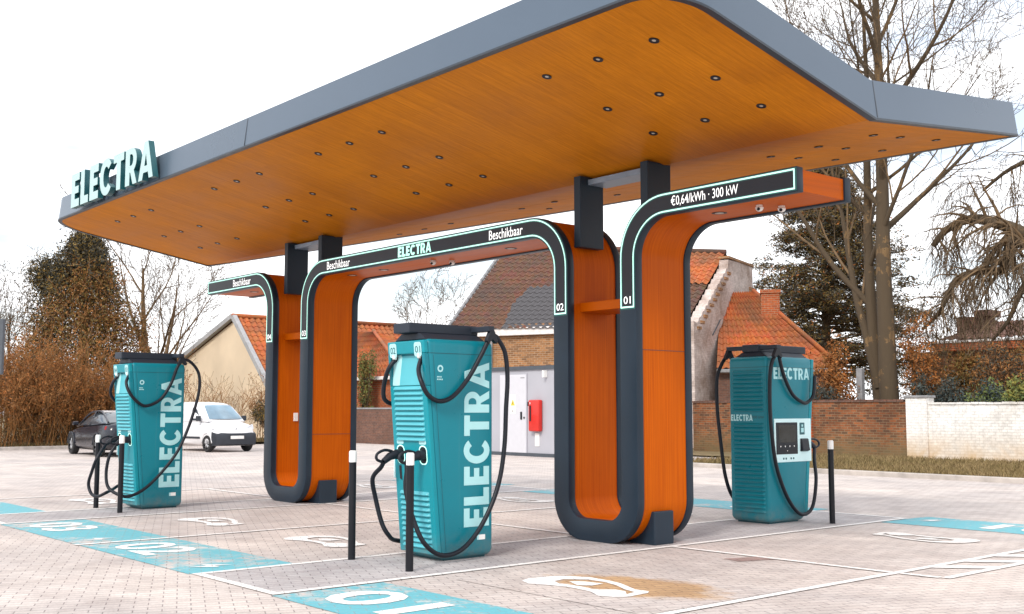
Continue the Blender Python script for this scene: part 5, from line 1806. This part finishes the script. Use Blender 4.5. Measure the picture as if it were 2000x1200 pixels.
# dark cedar behind the white gable
def conifer(label, base, h, r, layers, seed, mats, wts, lean=0.0, zmin=0.25, per=9, size=0.22, cat_group=None):
    g = np.random.default_rng(seed)
    q = random.Random(seed)
    t = thing('tree', label, 'tree', base)
    B = Vector(base)
    tr = [B + Vector((lean * i / 8, 0, h * i / 8)) for i in range(9)]
    mbt = MB().tube(tr, [0.32 * (1 - 0.9 * i / 8) for i in range(9)], 8)
    mbt.build('trunk', 'bark', t)
    cs, brs_ = [], []
    for k_ in range(layers):
        f = zmin + (1 - zmin) * (k_ + q.random()) / layers
        z = h * f
        rr = r * (1.0 - ((f - zmin) / (1 - zmin)) ** 1.5) * q.uniform(0.55, 1.1) + 0.25
        a = q.uniform(0, 2 * PI)
        st_ = B + Vector((lean * f, 0, z))
        pts, rad = [st_], [0.07 * (1.2 - f)]
        d = Vector((math.cos(a), math.sin(a), q.uniform(-0.05, 0.25)))
        n = 6
        for i in range(n):
            d = (d + vrand(q) * 0.16 + Vector((0, 0, -0.05))).normalized()
            pts.append(pts[-1] + d * rr / n)
            rad.append(max(0.008, 0.07 * (1.2 - f) * (1 - (i + 1) / n)))
            if i >= 1:
                for _ in range(4):
                    cs.append(tuple(pts[-1] + Vector((q.gauss(0, 0.28), q.gauss(0, 0.28), q.gauss(0.02, 0.10)))))
        brs_.append((pts, rad, 1))
    tubes_mesh('limbs', brs_, ['bark'], lambda r_, d_: 0, t)
    leaves('crown', cs, size, (0.16, 0.16, 0.07), per, mats, g, t, flat=0.45, weights=wts)
    return t
conifer('dark spreading cedar with hanging limbs behind the white gable, left of the beech', (-31.6, 47.5, 0), 14.5, 6.0, 330, 21, ['leaf_dark', 'leaf_olive', 'leaf_orange'], [0.56, 0.38, 0.06], zmin=0.2, per=26, size=0.095)

# tall ivy grown conifer on the left
def ivy_tree(label, base, h, w, seed):
    g = np.random.default_rng(seed)
    q = random.Random(seed)
    t = thing('tree', label, 'tree', base)
    B = Vector(base)
    MB().tube([B + Vector((0, 0, h * i / 6)) for i in range(7)], [0.35 * (1 - 0.85 * i / 6) for i in range(7)], 8).build('trunk', 'bark', t)
    def width(f): return w * (1.0 - max(0.0, f - 0.25) / 0.75) ** 0.78 + 0.10
    top, low, tw = [], [], []
    for _ in range(2500):
        f = q.random() ** 1.05
        a = q.uniform(0, 2 * PI)
        rr = width(f) * (0.35 + 0.65 * q.random() ** 0.5) * (1 + 0.20 * math.sin(a * 3 + f * 9) + 0.1 * math.sin(a * 7 + f * 23))
        p = B + Vector((math.cos(a) * rr, math.sin(a) * rr, f * h))
        if f > 0.70 + 0.14 * math.sin(a * 2.3 + 1.0) or q.random() < 0.13:
            top.append(tuple(p))
        else:
            low.append(tuple(p))
            if q.random() < 0.9:
                d = Vector((math.cos(a) * 0.4, math.sin(a) * 0.4, q.uniform(-0.6, 0.9)))
                n = 4
                pts = [p]
                for i in range(n):
                    d = (d + vrand(q) * 0.35 + Vector((0, 0, -0.10))).normalized()
                    pts.append(pts[-1] + d * q.uniform(0.15, 0.34))
                tw.append((pts, [0.016, 0.014, 0.012, 0.010, 0.008], 1))
    top2 = top
    # a separate shoulder of dark ivy on the left of the crown
    for _ in range(160):
        v = vrand(q) * q.uniform(0.2, 0.9)
        top2.append((B.x - 1.05 + v.x * 0.9, B.y - 1.25 + v.y * 0.9, h * 0.80 + v.z * 0.9))
    leaves('crown', top2, 0.095, (0.22, 0.22, 0.22), 34, ['leaf_dark', 'leaf_olive'], g, t, weights=[0.66, 0.34])
    leaves('creeper', low, 0.085, (0.27, 0.27, 0.27), 36, ['leaf_rust', 'leaf_olive', 'leaf_dark'], g, t, weights=[0.50, 0.44, 0.06])
    tubes_mesh('creeper_stems', tw, ['twig_rust', 'twig'], lambda r_, d_: 0 if q.random() < 0.8 else 1, t)
    return t
ivy_tree('tall cone shaped tree overgrown with brown creeper and dark ivy on the left', (-49.0, 17.2, 0), 9.2, 3.0, 31)

PB = dict(depth=4, rmin=0.010, trop=[0.1, 0.5, 0.35, 0.2, 0.1], wob=[0.05, 0.10, 0.14, 0.18, 0.2], kids=[7, 6, 5, 4], start=[0.12, 0.2, 0.2, 0.2], ang=[(20, 45), (25, 50), (25, 55), (25, 60)], lr=[(0.55, 0.85), (0.42, 0.62), (0.42, 0.6), (0.4, 0.6)], seg=0.5, taper=0.8)
def bare(label, base, h, r, seed, prm=PB, lean=(0, 0, 1), group=None):
    q = random.Random(seed)
    t = thing('tree', label, 'tree', base, 0, group)
    brs_ = []
    grow(q, brs_, Vector(base), Vector(lean), h, r, 0, prm)
    tubes_mesh('trunk', [b for b in brs_ if b[2] == 0], ['bark'], lambda r_, d_: 0, t)
    tubes_mesh('crown', [b for b in brs_ if b[2] > 0], ['bark', 'twig'], lambda r_, d_: 0 if r_ > 0.03 else 1, t)
bare('bare many stemmed tree between the ivy grown tree and the cream house', (-52.6, 21.6, 0), 8.4, 0.26, 41)
bare('bare forked tree rising left of the cream house gable', (-59.6, 24.6, 0), 7.4, 0.22, 42, lean=(0.05, 0.22, 1))
bare('slender bare tree left of the ivy grown tree, near the dark board', (-57.5, 16.6, 0), 6.2, 0.12, 43)
bare('smaller bare tree at the very left, above the thicket', (-56.0, 15.2, 0), 5.2, 0.10, 44)
bare('small bare tree showing above the orange brick house', (-52.0, 37.0, 0), 6.6, 0.14, 45)

def shrub(name, label, base, w, h, n, seed, mats, leafmat=None, leafn=0, cat='shrub', group=None, spread=0.35, rust=0.9):
    q = random.Random(seed)
    g = np.random.default_rng(seed)
    t = thing(name, label, cat, base, 0, group)
    B = Vector(base)
    brs_ = []
    prm = dict(depth=3, rmin=0.006, trop=[0.4, 0.4, 0.2, 0], wob=[0.10, 0.15, 0.2, 0.2], kids=[5, 4, 0], start=[0.25, 0.2, 0.2], ang=[(18, 50), (20, 60), (20, 60)], lr=[(0.4, 0.65), (0.4, 0.65), (0.4, 0.6)], seg=0.4, taper=0.75)
    prm['depth'] = 2
    cs = []
    for i in range(n):
        a, rr = q.uniform(0, 2 * PI), math.sqrt(q.random())
        p = B + Vector((math.cos(a) * rr * w[0], math.sin(a) * rr * w[1], 0))
        d = Vector((q.gauss(0, spread), q.gauss(0, spread), 1))
        grow(q, brs_, p, d, h * q.uniform(0.6, 1.05) * (1.05 - 0.3 * rr), q.uniform(0.012, 0.022), 0, prm)
    for (pts, rad, dep) in brs_:
        if dep >= 1 and leafn:
            for p in pts[1:]:
                if q.random() < leafn:
                    cs.append(tuple(p))
    tubes_mesh('stems', brs_, mats, lambda r_, d_: 0 if q.random() < rust else len(mats) - 1, t)
    if cs:
        leaves('leaves', cs, 0.065, (0.07, 0.07, 0.07), 3, leafmat, g, t)
    return t
GT = 'brown thicket along the left kerb'
for i, (x, y, w, h, lab) in enumerate([
        (-45.2, 10.6, 1.5, 3.4, 'rust brown thicket shrub cut by the left edge of the photo'), (-45.0, 12.8, 1.5, 3.9, 'rust brown thicket shrub below the dark board, second from the left edge'),
        (-44.9, 14.6, 1.4, 3.6, 'rust brown thicket shrub directly behind the nose of the dark car'), (-44.8, 16.4, 1.4, 3.2, 'rust brown thicket shrub behind the roof of the dark car'),
        (-44.9, 18.2, 1.4, 2.9, 'rust brown thicket shrub behind the distant charging station')]):
    shrub('shrub', lab, (x, y, 0.08), (1.1, w), h, 75, 60 + i, ['twig_rust', 'twig'], ['leaf_rust', 'leaf_orange'], 0.55, group=GT)
shrub('shrub', 'thin bare shrub in front of the cream wall, left behind the van roof', (-45.3, 21.6, 0.08), (0.6, 0.9), 3.0, 22, 71, ['twig_rust', 'twig'])
shrub('shrub', 'thin bare shrub in front of the cream wall, right behind the van roof', (-45.4, 24.2, 0.08), (0.6, 0.9), 2.5, 22, 72, ['twig_rust', 'twig'], ['leaf_rust'], 0.2)

def bush(label, base, w, h, n, seed, mats, size=0.075, group=None):
    g = np.random.default_rng(seed)
    q = random.Random(seed)
    t = thing('bush', label, 'bush', base, 0, group)
    B = Vector(base)
    brs_, cs = [], []
    lobes = [(q.gauss(0, 0.5) * w[0], q.gauss(0, 0.4) * w[1], q.uniform(0.35, 0.85) * h, q.uniform(0.28, 0.5)) for _ in range(9)]
    for _ in range(n):
        lx, ly, lz, lr_ = q.choice(lobes)
        v = vrand(q) * (q.random() ** 0.4)
        p = B + Vector((lx + v.x * lr_ * w[0], ly + v.y * lr_ * w[1], max(0.05, lz + v.z * lr_ * h * 0.6)))
        cs.append(tuple(p))
        if q.random() < 0.15:
            brs_.append(([B + Vector((q.gauss(0, 0.1), q.gauss(0, 0.1), 0)), B.lerp(p, 0.5) + Vector((0, 0, 0.1)), p], [0.02, 0.014, 0.008], 1))
    tubes_mesh('stems', brs_, ['twig'], lambda r_, d_: 0, t)
    leaves('foliage', cs, size, (0.11, 0.11, 0.09), 16, mats, g, t)
    return t
bush('copper leaved bush around the foot of the beech trunk', (-20.9, 32.0, 0), (1.0, 0.7), 3.6, 420, 81, ['leaf_orange', 'leaf_rust'])
bush('copper leaved beech sapling right of the trunk, above the white pillar', (-18.7, 33.4, 0), (0.7, 0.6), 4.4, 200, 82, ['leaf_orange', 'leaf_rust'])
bush('blue grey leaved bush behind the brick wall, beside the screen station', (-21.3, 31.3, 0), (0.9, 0.6), 2.5, 420, 83, ['leaf_blue', 'leaf_dark'])
bush('dark evergreen bush behind the white pillar', (-17.0, 32.2, 0), (1.1, 0.7), 3.0, 520, 84, ['leaf_dark', 'leaf_blue'], 0.075)
bush('dark brown hedge plant behind the white wall, left of the green bush', (-15.6, 33.4, 0), (1.3, 0.7), 3.4, 480, 85, ['leaf_rust', 'leaf_dark'], 0.07)
bush('green leaved bush topping the white wall', (-15.2, 30.9, 0), (0.85, 0.5), 2.25, 360, 86, ['leaf_green', 'leaf_blue'])
bush('yellow green bush topping the white wall at the right edge', (-13.6, 31.0, 0), (0.9, 0.5), 2.4, 380, 87, ['leaf_lemon', 'leaf_green'])
bush('dark clipped bush right of the white van', (-43.9, 23.6, 0), (0.8, 0.8), 1.75, 420, 88, ['leaf_dark', 'leaf_olive'])
bush('mossy bush growing against the orange brick house', (-43.2, 28.0, 0), (0.7, 0.35), 4.1, 240, 89, ['leaf_olive', 'leaf_green'], 0.08)
bush('russet hedge plant behind the white wall, under the drooping branches', (-17.9, 34.6, 0), (1.6, 0.7), 3.7, 480, 90, ['leaf_rust', 'leaf_olive'], 0.07)
